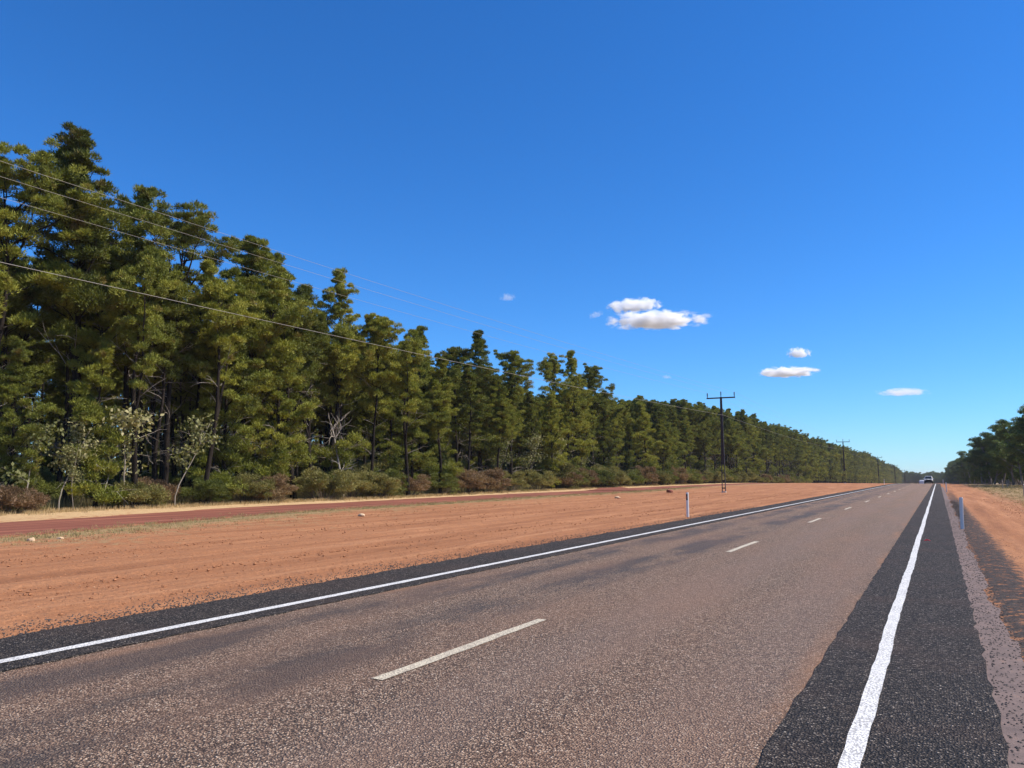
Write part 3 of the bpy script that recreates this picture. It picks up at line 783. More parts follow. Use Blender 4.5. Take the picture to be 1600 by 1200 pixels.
shr = [  # px of the centre, offset in front of the trees, variant, colour, size, label
    (20, 0.2, 3, 'shrub_brown', 0.8, 'brown shrub at the left border under the cypress pines'),
    (215, 0.0, 3, 'shrub_olive', 0.9, 'low olive shrub under the tall trees left of the thin black trunk'),
    (235, -1.0, 1, 'shrub_brown', 0.8, 'rust brown shrub at the foot of the open airy pine'),
    (325, 0.0, 1, 'shrub_green', 0.8, 'green low shrub between the airy pine and the broad cone-shaped pine'),
    (385, 0.0, 0, 'shrub_olive', 0.85, 'leftmost shrub of the continuous shrub row, olive with brown top'),
    (425, 0.2, 1, 'shrub_brown', 0.9, 'brown shrub just left of the black trunk in the shrub row'),
    (505, 0.4, 0, 'shrub_olive', 1.0, 'big olive shrub just right of the black trunk in the shrub row'),
    (550, 0.2, 2, 'shrub_olive', 0.85, 'tall olive shrub below the bare pale dead tree'),
    (590, 0.4, 1, 'shrub_olive', 1.0, 'rounded olive shrub right of the dead tree'),
    (600, -0.8, 2, 'shrub_green', 0.95, 'bright green shrub poking above the shrub row'),
    (640, 0.2, 0, 'shrub_brown', 0.85, 'dull brown shrub in the middle of the shrub row'),
    (690, 0.3, 2, 'shrub_green', 0.8, 'lime green shrub beside the reddish brown shrubs'),
    (725, 0.3, 0, 'shrub_brown', 1.05, 'large reddish brown shrub in the shrub row'),
    (765, 0.2, 1, 'shrub_brown', 1.2, 'reddish brown shrub with pinkish tips right of the largest brown one'),
    (800, 0.2, 2, 'shrub_olive', 0.9, 'olive brown shrub under the pale-leaved saplings'),
    (840, 0.2, 0, 'shrub_olive', 1.05, 'broad green olive shrub towards the right of the shrub row'),
    (880, 0.3, 1, 'shrub_brown', 1.2, 'tan brown shrub towards the right of the shrub row'),
    (915, 0.0, 3, 'shrub_olive', 1.1, 'small olive shrub beside the last big shrub'),
    (945, 0.8, 0, 'shrub_olive', 1.25, 'last big shrub of the row, just before the side track'),
]
for (px, off, k, c, s, lab) in shr:
    d = at_x(px, 743, -37.0); y = d[1]
    for _ in range(3):
        X = float(forest_x(y)) + off; y = at_x(px, 743, X)[1]
    place_shrub(k, c, X, y, s, lab)
for q in range(64):
    y = 84 + 230 * (q / 64.0) ** 1.25 + rng.rand()
    X = float(forest_x(y)) + 0.3 + rng.normal() * 0.5
    first = y < 185
    place_shrub(rng.randint(4), ['shrub_olive', 'shrub_olive', 'shrub_brown', 'shrub_olive', 'shrub_green'][rng.randint(5)], X, y, 1.0 + 0.45 * rng.rand(),
                'low shrub at the forest foot between the first and second power poles' if first else 'tiny far shrub at the forest foot beyond the second power pole',
                'shrubs between the first and second poles' if first else 'shrubs beyond the second pole')
for q in range(60):     # undergrowth between the trunks
    y = 8 + 85 * rng.rand(); X = float(forest_x(y)) - 2.5 - 12 * rng.rand()
    if y < 0.45 * abs(X): continue
    place_shrub(rng.randint(4), ['shrub_olive', 'shrub_olive', 'shrub_green'][rng.randint(3)], X, y, 0.7 + 0.6 * rng.rand(),
                'shaded undergrowth shrub among the black trunks inside the plantation', 'undergrowth shrubs inside the plantation')

# pale-leaved saplings
def make_sapling(seed, H, n=7, leaves=26):
    r = np.random.RandomState(seed); tb, lb = MB(), MB()
    pts = curve((0, 0, -0.05), (r.normal() * 0.12, r.normal() * 0.12, 1), H, 8, r, 0.09)
    tb.tube(pts, np.linspace(0.035, 0.008, 9), 5)
    ends = [pts[-1], pts[-2]]
    for k in range(n):
        i0 = 3 + r.randint(5); az = r.rand() * 6.28
        bp = curve(pts[i0], (math.cos(az), math.sin(az), 0.7), H * (0.14 + 0.16 * r.rand()), 4, r, 0.2)
        tb.tube(bp, np.linspace(0.014, 0.005, 5), 4, cap=False); ends += [bp[-1], bp[-2], bp[2]]
    for e in ends:
        for q in range(leaves):
            p = e + r.normal(size=3) * np.array([0.22, 0.22, 0.2]); d = unit(r.normal(size=3) + np.array([0, 0, -0.25])); l = 0.10 + 0.09 * r.rand()
            w = unit(np.cross(d, r.normal(size=3))) * l * 0.32
            lb.add([p, p + d * l * 0.45 + w, p + d * l, p + d * l * 0.45 - w], f4=[[0, 1, 2, 3]])
    return tb.mesh('stem', M['palestem'], True), lb.mesh('leaves', M['broadleaf'])
SP = [(4.0, make_sapling(70, 4.0)), (3.0, make_sapling(71, 3.0, 6)), (5.0, make_sapling(72, 5.0, 10, 34))]
sap = [(40, 1, 3.9, 'pale-leaved sapling nearest the left border'), (95, 0, 4.4, 'sapling with a straight pale stem leaning in front of the tallest pine'),
       (118, 2, 3.2, 'short cream-leaved sapling right of the straight pale stem'), (165, 0, 4.6, 'cream-leaved sapling left of the thin dark trunk'),
       (198, 1, 4.8, 'spreading sapling with the most pale leaves, below the spire-topped pine'), (275, 0, 5.0, 'thin sapling with pale leaves beside the black trunk of the airy pine'),
       (775, 2, 6.2, 'yellow-green broad-leaved sapling above the reddish brown shrubs'), (822, 2, 6.4, 'tall bright broad-leaved sapling right of the yellow-green one'),
       (865, 2, 7.0, 'broad-leaved sapling with dull leaves above the olive shrubs'), (910, 0, 5.6, 'dark green broad-leaved sapling above the last big shrub')]
for (px, k, h, lab) in sap:
    X = -36.4 if px < 400 else -41.0
    y = at_x(px, 743, X)[1]; H0, (sm_, lm_) = SP[k]; s = h / H0
    e = empty('sapling', (X, y, float(zp(y)) - 0.02), rng.rand() * 6.28, (s, s, s)); tag(e, lab, 'sapling')
    inst('stem', sm_, e); inst('leaves', lm_, e)

# bare dead tree
r = np.random.RandomState(81); b = MB()
pts = curve((0, 0, -0.1), (0.05, 0, 1), 5.2, 8, r, 0.05); b.tube(pts, np.linspace(0.11, 0.03, 9), 6)
tw = MB()
for k in range(18):
    i0 = 3 + r.randint(6); az = r.rand() * 6.28; Lb = 1.0 + 1.5 * r.rand()
    bp = curve(pts[i0], (math.cos(az), math.sin(az), 0.55 + 0.5 * r.rand()), Lb, 6, r, 0.22)
    tw.tube(bp, np.linspace(0.035, 0.008, 7), 4, cap=False)
    for q in range(3):
        bq = curve(bp[2 + q], unit(bp[3 + q] - bp[2 + q]) + r.normal(size=3) * 0.6, Lb * 0.5, 4, r, 0.2)
        tw.tube(bq, np.linspace(0.014, 0.004, 5), 3, cap=False)
yd = at_x(537, 743, -38.4)[1]
e = empty('dead_tree', (-38.4, yd, 0)); tag(e, 'bare dead tree with pale twisted branches behind the shrub row', 'tree')
b.build('trunk', M['deadwood'], e, True); tw.build('branches', M['deadwood'], e, True)

# ------------------------------------------------------------------ eucalypts on the right
def make_euc(seed, H, R, n=16, m=330, cb=0.35):
    r = np.random.RandomState(seed); tb, lb = MB(), MB(); C, RR = [], []
    pts = curve((0, 0, -0.1), (r.normal() * 0.08, r.normal() * 0.08, 1), H * 0.8, 9, r, 0.07); tb.tube(pts, np.linspace(0.017 * H, 0.04, 10), 7)
    for k in range(n):
        t = cb + (1 - cb) * (k + r.rand()) / n; i0 = min(int(t * 9), 8); az = k * 2.4 + r.normal() * 0.5
        Lb = R * (0.55 + 0.6 * r.rand()) * (1.15 - 0.5 * t)
        bp = curve(pts[i0], (math.cos(az), math.sin(az), 0.5 + 0.6 * t), Lb, 6, r, 0.17, (0, 0, 0.04)); tb.tube(bp, np.linspace(0.07, 0.015, 7), 5, cap=False)
        for q in range(4):
            j0 = 2 + r.randint(5); bq = curve(bp[min(j0, 5)], unit(r.normal(size=3) + np.array([math.cos(az), math.sin(az), 0.6])), Lb * 0.45, 4, r, 0.2)
            tb.tube(bq, np.linspace(0.025, 0.008, 5), 4, cap=False)
            C.append(bq[-1]); RR.append(0.5 + 0.5 * r.rand())
            if r.rand() < 0.7: C.append(bq[2] + r.normal(size=3) * 0.3); RR.append(0.4 + 0.4 * r.rand())
    sprays(lb, C, RR, m, r, 0.26, 0.085, flat=0.7, up=0.0, droop=0.25)
    return tb.mesh('trunk', M['greybark'], True), lb.mesh('crown', M['euc'])
EU = [(12.0, make_euc(91, 12, 4.2, 17)), (10.5, make_euc(92, 10.5, 3.6, 15, cb=0.3)), (8.0, make_euc(93, 8, 3.0, 13, cb=0.2)), (13.0, make_euc(94, 13, 4.6, 18, cb=0.45))]
euc = [(12.4, 139, 3, 12.8, 'big eucalypt at the right border, tallest on that side'), (16.0, 152, 0, 13.5, 'eucalypt behind the one at the right border'), (12.8, 160, 1, 11.5, 'dark-crowned eucalypt second from the right border'),
       (12.6, 176, 0, 12.2, 'eucalypt with pale forked branches showing, right of the clearing'), (12.0, 197, 3, 13.2, 'wide bright-topped eucalypt stepping out from the right-hand woodland'), (11.6, 226, 1, 12.8, 'eucalypt left of the wide bright-topped one'),
       (11.2, 265, 0, 13.0, 'foremost eucalypt at the left end of the dark right-hand woodland')]
for (x, y, k, h, lab) in euc:
    H0, (tm, lm) = EU[k]; s = h / H0
    e = empty('eucalypt', (x, y, float(zp(y)) - 0.1), rng.rand() * 6.28, (s, s, s)); tag(e, lab, 'tree'); inst('trunk', tm, e); inst('crown', lm, e)
for q in range(70):
    y = 132 + 550 * (q / 70.0) ** 1.2; row = q % 4
    x = 12.6 + row * 4.0 + rng.normal() * 1.0 + (3.5 if y < 165 else 0)
    k = rng.randint(4); H0, (tm, lm) = EU[k]; h = 9.5 + 3.5 * rng.rand() + 0.010 * (y - 130); s = h / H0
    e = empty('eucalypt', (x, y, float(zp(y)) - 0.1), rng.rand() * 6.28, (s, s, s))
    if y < 330: tag(e, 'eucalypt in the dark woodland behind the clearing on the right', 'tree', 'eucalypts behind the right clearing')
    else: tag(e, 'far hazy eucalypt of the right-hand woodland near the road end', 'tree', 'far eucalypts near the road end')
    inst('trunk', tm, e); inst('crown', lm, e)
last = e
fw = []
for y in np.arange(600, 1150, 7.0):
    for row in range(3): fw.append((12 + 6 * row + rng.normal(), y + rng.normal() * 2, 14 + 4 * rng.rand()))
for x in np.arange(-42, 60, 4.5):
    for row in range(4): fw.append((x + rng.normal(), 1120 + 9 * row + rng.normal() * 2, 15 + 4 * rng.rand()))
for y in np.arange(150, 600, 8.0):
    for row in range(2): fw.append((13.5 + 6 * row + rng.normal() * 1.5, y + rng.normal() * 2, 3.5 + 2.5 * rng.rand()))
    for row in range(3): fw.append((34 + 7 * row + rng.normal() * 2, y + rng.normal() * 2, 7 + 4 * rng.rand()))
fw = np.array(fw)
o = gn_scatter('distant_woodland', np.stack([fw[:, 0], fw[:, 1], zp(fw[:, 1]) - 0.1], -1), rng.rand(len(fw)) * 6.28, fw[:, 2] / H0, parts_of(last))
tag(o, 'mass of far eucalypt woodland closing the view at the road end', 'woodland')

# ------------------------------------------------------------------ grass and gravel
def blades(name, x, y, h, w, m, seed, label, cat, zoff=0.0, lean=0.5):
    r = np.random.RandomState(seed); n = len(x)
    az = r.rand(n) * 6.28; ln = lean * r.rand(n)
    p = np.stack([x, y, zp(y) + zoff - 0.01], -1)
    tip = p + np.stack([np.cos(az) * ln * h, np.sin(az) * ln * h, h], -1)
    a2 = r.rand(n) * 6.28; wv = np.stack([np.cos(a2), np.sin(a2), 0 * a2], -1) * (w / 2)[:, None]
    v = np.stack([p - wv, p + wv, tip], 1).reshape(-1, 3)
    b = MB(); b.add(v, f3=np.arange(3 * n).reshape(-1, 3)); o = b.build(name, m); tag(o, label, cat, kind='stuff'); return o
r = np.random.RandomState(7)
def clumpy(n, per, fx, sd):
    cy = fx; k = np.repeat(np.arange(n), per); return k
nt_ = 3200; per = 14
ty = 5 + 145 * r.rand(nt_) ** 1.2; tx_ = forest_x(ty) + 1.0 + r.normal(size=nt_) * 0.9
kk = np.repeat(np.arange(nt_), per)
blades('dry_grass', tx_[kk] + r.normal(size=nt_ * per) * 0.10, ty[kk] + r.normal(size=nt_ * per) * 0.10, 0.08 + 0.16 * r.rand(nt_ * per), 0.012 + 0.012 * r.rand(nt_ * per), M['straw'], 1, 'pale straw grass along the foot of the forest', 'grass', 0.02)
ty = 5 + 90 * r.rand(nt_) ** 1.2; tx_ = forest_x(ty) - 0.6 - 3.5 * r.rand(nt_)
blades('forest_floor_grass', tx_[kk] + r.normal(size=nt_ * per) * 0.12, ty[kk] + r.normal(size=nt_ * per) * 0.12, 0.25 + 0.55 * r.rand(nt_ * per), 0.012 + 0.014 * r.rand(nt_ * per), M['dullgrass'], 2, 'tall dull grass in the shade under the first trees', 'grass')
nt2 = 4200; per2 = 12; kk2 = np.repeat(np.arange(nt2), per2)
ty = 4 + 110 * r.rand(nt2) ** 1.3; tx_ = track_x(ty) + 4.2 + r.normal(size=nt2) * 0.9
blades('verge_grass', tx_[kk2] + r.normal(size=nt2 * per2) * 0.08, ty[kk2] + r.normal(size=nt2 * per2) * 0.08, 0.03 + 0.06 * r.rand(nt2 * per2), 0.010 + 0.008 * r.rand(nt2 * per2), M['dullgrass'], 3, 'short dull grass along the near side of the dirt track', 'grass', 0.02)
ty = 10 + 150 * r.rand(nt2) ** 1.1; tx_ = 4.0 + 9 * r.rand(nt2) ** 0.8
blades('clearing_grass', tx_[kk2] + r.normal(size=nt2 * per2) * 0.10, ty[kk2] + r.normal(size=nt2 * per2) * 0.10, 0.04 + 0.09 * r.rand(nt2 * per2), 0.012 + 0.01 * r.rand(nt2 * per2), M['dullgrass'], 4, 'short dry grass over the clearing on the right', 'grass', -0.02)

def pebbles(name, x, y, z, s, m, seed, label):
    r = np.random.RandomState(seed); n = len(x)
    base = np.array([[1, 0, 0], [0, 1, 0], [-1, 0, 0], [0, -1, 0], [0, 0, 1], [0, 0, -1]], float)
    f = np.array([[0, 1, 4], [1, 2, 4], [2, 3, 4], [3, 0, 4], [1, 0, 5], [2, 1, 5], [3, 2, 5], [0, 3, 5]])
    v = base[None] * (0.6 + 0.8 * r.rand(n, 6, 1)) * np.array([1, 1, 0.7]) * s[:, None, None]
    a = r.rand(n) * 6.28; ca, sa = np.cos(a), np.sin(a)
    v = np.stack([v[..., 0] * ca[:, None] - v[..., 1] * sa[:, None], v[..., 0] * sa[:, None] + v[..., 1] * ca[:, None], v[..., 2]], -1)
    v = v + np.stack([x, y, z], -1)[:, None, :]
    b = MB(); b.add(v.reshape(-1, 3), f3=(f[None] + (np.arange(n) * 6)[:, None, None]).reshape(-1, 3))
    o = b.build(name, m); tag(o, label, 'gravel', kind='stuff'); return o
n = 32000
y = 3.5 + 55 * r.rand(n) ** 1.9; x = np.where(r.rand(n) < 0.9, 0.92 + r.normal(size=n) * 0.20, 0.28 + np.abs(r.normal(size=n)) * 0.2)
pebbles('loose_gravel', x, y, zp(y) + 0.010, 0.006 + 0.007 * r.rand(n), M['chipstone'], 1, 'loose dark stone chips along the right road edge')
n = 7000
y = 2.5 + 40 * r.rand(n) ** 1.6; x = -8.42 - np.abs(r.normal(size=n)) * 0.55
pebbles('loose_chips', x, y, zp(y) + 0.010, 0.006 + 0.009 * r.rand(n), M['chipstone'], 2, 'dark chips scattered over the dirt beside the left road edge')
n = 700
y = 3 + 60 * r.rand(n) ** 1.5; x = -9 - 13 * r.rand(n)
pebbles('verge_pebbles', x, y, zp(y) + 0.03, 0.006 + 0.014 * r.rand(n) ** 2, M['rock_tan'], 3, 'small pebbles scattered over the red dirt verge')
n = 16000
y = 2.5 + 75 * r.rand(n) ** 1.5; x = -8.8 - 14 * r.rand(n); x = x + 0.35 * np.sin(x * 3.0)
pebbles('dirt_clods', x, y, zp(y) + 0.024, 0.008 + 0.028 * r.rand(n) ** 3, M['clod'], 4, 'red clods of graded dirt over the left verge')
n = 9000
y = 4 + 60 * r.rand(n) ** 1.6; x = 1.2 + 4.5 * r.rand(n) ** 1.3
pebbles('clearing_clods', x, y, zp(y) - 0.01, 0.006 + 0.022 * r.rand(n) ** 3, M['clod'], 5, 'red clods and crumbs over the right verge')

# single rocks
def rock(x, y, s, m, seed, label):
    r = np.random.RandomState(seed); import bmesh
    bm = bmesh.new(); bmesh.ops.create_icosphere(bm, subdivisions=2, radius=1.0)
    dirs = unit(r.normal(size=(9, 3))); offs = 0.62 + 0.25 * r.rand(9)
    for v in bm.verts:
        p = np.array(v.co)
        for d_, o_ in zip(dirs, offs):
            t = p @ d_
            if t > o_: p = p - d_ * (t - o_)
        v.co = Vector(p * np.array(s))
    me = bpy.data.meshes.new('rock'); bm.to_mesh(me); bm.free(); me.materials.append(m)
    o = inst('rock', me, None, (x, y, float(zp(y)) + 0.02 + s[2] * 0.35)); tag(o, label, 'rock'); return o
rock(-19.95, 11.3, (0.13, 0.09, 0.08), M['rock_pale'], 1, 'pale yellow stone on the dirt nearest the left border')
rock(-19.9, 12.0, (0.10, 0.08, 0.05), M['rock_pale'], 2, 'flat pale stone just right of the leftmost one')
rock(-20.6, 24.7, (0.20, 0.12, 0.08), M['rock_pale'], 3, 'tan rock on the grass beside the track below the shrub row')
rock(-20.35, 52.7, (0.24, 0.16, 0.12), M['rock_pale'], 4, 'pale rock left of the white guide post')
rock(-22.7, 72.6, (0.38, 0.30, 0.30), M['rock_red'], 5, 'dark red rock heap left of the nearest power pole')
rock(-20.0, 52.0, (0.10, 0.09, 0.06), M['rock_red'], 6, 'small red stone beside the pale rock left of the guide post')

b = MB()
b.add([[0, 0, 0.0], [0.09, 0.02, 0.012], [0.16, 0.0, 0.0], [0.15, 0.05, 0.01], [0.08, 0.07, 0.03], [0.01, 0.05, 0.006], [0.08, 0.04, 0.045]], f3=[[0, 1, 6], [1, 2, 6], [2, 3, 6], [3, 4, 6], [4, 5, 6], [5, 0, 6]])
o = b.build('litter_scrap', M['litter']); o.location = (-0.42, 22.3, 0.016); tag(o, 'crumpled red scrap of litter on the black shoulder beside the white line', 'litter')

# ------------------------------------------------------------------ guide posts
def post_meshes():
    H, W = 0.98, 0.105
    b = MB(); n = 7
    prof = []
    for k in range(n):      # shallow channel in plan, its hollow side away from the traffic
        t = k / (n - 1) - 0.5; prof.append((t * W, 0.028 * (2 * t) ** 2))
    prof = np.array(prof); back = prof + np.array([0, 0.008])
    ring = np.vstack([prof, back[::-1]]); m_ = len(ring)
    zs = [-0.2, 0.0, H - 0.03, H]
    v = []
    for iz, z in enumerate(zs):
        s = 0.8 if iz == 3 else 1.0
        v.append(np.column_stack([ring[:, 0] * s, ring[:, 1], np.full(m_, z)]))
    f = [[i * m_ + j, i * m_ + (j + 1) % m_, (i + 1) * m_ + (j + 1) % m_, (i + 1) * m_ + j] for i in range(3) for j in range(m_)]
    top = [[3 * m_ + k, 3 * m_ + k + 1, 3 * m_ + m_ - 2 - k, 3 * m_ + m_ - 1 - k] for k in range(n - 1)]
    b.add(np.vstack(v), f4=f + top)
    blade = b.mesh('blade', M['post'])
    b = MB(); b.box((-0.016, -0.003, H - 0.19), (0.058, 0.008, 0.24)); panel = b.mesh('black_panel', M['black'])
    b = MB(); b.box((0, 0, 0), (0.036, 0.008, 0.075)); refl = b.mesh('reflector', M['reflector'])
    return blade, panel, refl
PM = post_meshes()
def guide_post(x, y, rz, label, panel=True, tilt=0.0):
    e = empty('guide_post', (x, y, float(zp(y))), rz); e.rotation_euler = (0, tilt, rz); tag(e, label, 'guide post', 'white guide posts along the road')
    inst('blade', PM[0], e)
    if panel:
        p = inst('black_panel', PM[1], e); inst('reflector', PM[2], p, (-0.016, -0.009, 0.79))
    return e
guide_post(-8.85, 30.6, RAD(14), 'white guide post with a black panel on the left verge before the nearest power pole')
guide_post(0.55, 27.8, RAD(-14), 'grey shaded guide post on the right road edge in the foreground', False, 0.02)
guide_post(-8.9, 160, RAD(10), 'tiny white guide post on the left verge far down the road')
guide_post(0.62, 88, RAD(-12), 'small guide post at the right road edge beyond the nearest right one', False)
guide_post(0.65, 150, RAD(-12), 'tiny guide post at the right road edge close to the crest', False)

# short timber stakes at the back of the right clearing
b = MB(); b.tube(np.array([[0, 0, -0.2], [0, 0, 0.5], [0.01, 0, 1.0]]), [0.055, 0.05, 0.045], 7); stake = b.mesh('stake', M['wood'])
b = MB(); b.tube(np.array([[0, 0, 1.0], [0.0, 0, 1.03]]), [0.048, 0.03], 7); stcap = b.mesh('cap', M['post'])
for k, (x, y) in enumerate([(6.0, 75), (7.2, 118), (8.6, 132), (10.0, 150), (10.2, 168), (9.4, 186), (7.0, 200)]):
    e = empty('stake', (x, y, float(zp(y)) - 0.08)); inst('shaft', stake, e); inst('cap', stcap, e)
    if k == 0: tag(e, 'grey stake at the right border of the clearing', 'stake')
    else: tag(e, 'small pale stake at the back of the right clearing before the trees', 'stake', 'stakes at the back of the clearing')

# ------------------------------------------------------------------ power line
def pole_meshes():
    Hp = 9.25
    out = {}
    b = MB()        # one tapered channel leg, built on the +X side
    w0, w1 = 0.185, 0.095
    def leg(s):
        b = MB()
        xo0, xo1 = s * w0, s * w1
        t = 0.05
        b.hexa([[xo0 - t * (s > 0), -0.09, -0.3], [xo0 + t * (s < 0), -0.09, -0.3], [xo0 + t * (s < 0), 0.09, -0.3], [xo0 - t * (s > 0), 0.09, -0.3],
                [xo1 - t * (s > 0), -0.06, Hp], [xo1 + t * (s < 0), -0.06, Hp], [xo1 + t * (s < 0), 0.06, Hp], [xo1 - t * (s > 0), 0.06, Hp]])
        return b.mesh('leg', M['steel'])
    out['legs'] = [leg(1), leg(-1)]
    b = MB(); b.hexa([[-0.115, -0.05, 2.7], [0.115, -0.05, 2.7], [0.115, 0.05, 2.7], [-0.115, 0.05, 2.7], [-0.03, -0.04, Hp], [0.03, -0.04, Hp], [0.03, 0.04, Hp], [-0.03, 0.04, Hp]])
    out['web'] = b.mesh('web_plate', M['steel'])
    b = MB(); b.box((0, 0, 0), (0.24, 0.10, 0.11)); out['rung'] = b.mesh('rung', M['steel'])
    b = MB(); b.box((0, -0.09, Hp - 0.10), (2.75, 0.10, 0.12)); out['arm'] = b.mesh('crossarm', M['steel'])
    b = MB(); b.tube(np.array([[0, 0, -0.02], [0, 0, 0.12], [0, 0, 0.16], [0, 0, 0.22], [0, 0, 0.26], [0, 0, 0.33], [0, 0, 0.37], [0, 0, 0.46], [0, 0, 0.50]]), [0.03, 0.03, 0.06, 0.035, 0.065, 0.035, 0.065, 0.035, 0.03], 8); out['ins'] = b.mesh('insulator', M['insulator'])
    b = MB(); b.box((0, 0, 0), (0.46, 0.36, 0.16), taper=(0.8, 0.8)); out['foot'] = b.mesh('footing', M['concrete'])
    b = MB(); b.tube(np.array([[0.08, 0, 0], [0.22, 0, 0], [0.24, 0, 0.08]]), [0.02, 0.02, 0.02], 6); out['brk'] = b.mesh('wire_bracket', M['steel'])
    return out
PO = pole_meshes()
poles = [(-22.0, -35.0), (-18.1, 75.0), (-18.1, 185.0), (-18.1, 296.0), (-18.1, 412.0), (-18.1, 535.0)]
labs = [None, 'nearest dark steel power pole with crossarm and three insulators', 'second dark power pole along the dirt verge', 'third power pole, thin against the forest', 'fourth power pole, far down the road', 'fifth and farthest power pole near the road end']
ATT = {'l': (-1.3, -0.09, 9.68), 'c': (0.0, 0.0, 9.78), 'r': (1.3, -0.09, 9.68), 'low': (0.24, 0.0, 7.46)}
for (x, y), lab in zip(poles, labs):
    if lab is None: continue
    e = empty('power_pole', (x, y, float(zp(y)))); tag(e, lab, 'power pole', 'power poles along the verge')
    for q in PO['legs']: inst('leg', q, e)
    inst('web_plate', PO['web'], e); inst('crossarm', PO['arm'], e); inst('footing', PO['foot'], e, (0, 0, 0.06)); inst('wire_bracket', PO['brk'], e, (0, 0, 7.40))
    for z in (0.45, 1.15, 1.9): inst('rung', PO['rung'], e, (0, 0, z))
    for q in ('l', 'c', 'r'):
        a = ATT[q]; inst('insulator', PO['ins'], e, (a[0], a[1], a[2] - 0.50))
wl = {'l': 'left upper wire running from the poles over the forest edge', 'c': 'middle upper wire carried by the pole tops', 'r': 'right upper wire of the power line, nearest the road', 'low': 'single lower wire fixed partway up the poles'}
for q, a in ATT.items():
    b = MB(); path = []
    for k in range(len(poles) - 1):
        (x0, y0), (x1, y1) = poles[k], poles[k + 1]
        z0 = float(zp(y0)) + a[2]; z1 = float(zp(y1)) + a[2]; sag = 0.62 if q != 'low' else 0.55
        t = np.linspace(0, 1, 25)[(0 if k == 0 else 1):]
        path.append(np.stack([x0 + (x1 - x0) * t + a[0], y0 + (y1 - y0) * t + a[1], z0 + (z1 - z0) * t - 4 * sag * t * (1 - t)], -1))
    b.tube(np.vstack(path), 0.0048 if q != 'low' else 0.0075, 5)
    o = b.build('power_line', M['wire'], None, True); tag(o, wl[q], 'wire', 'wires of the power line')

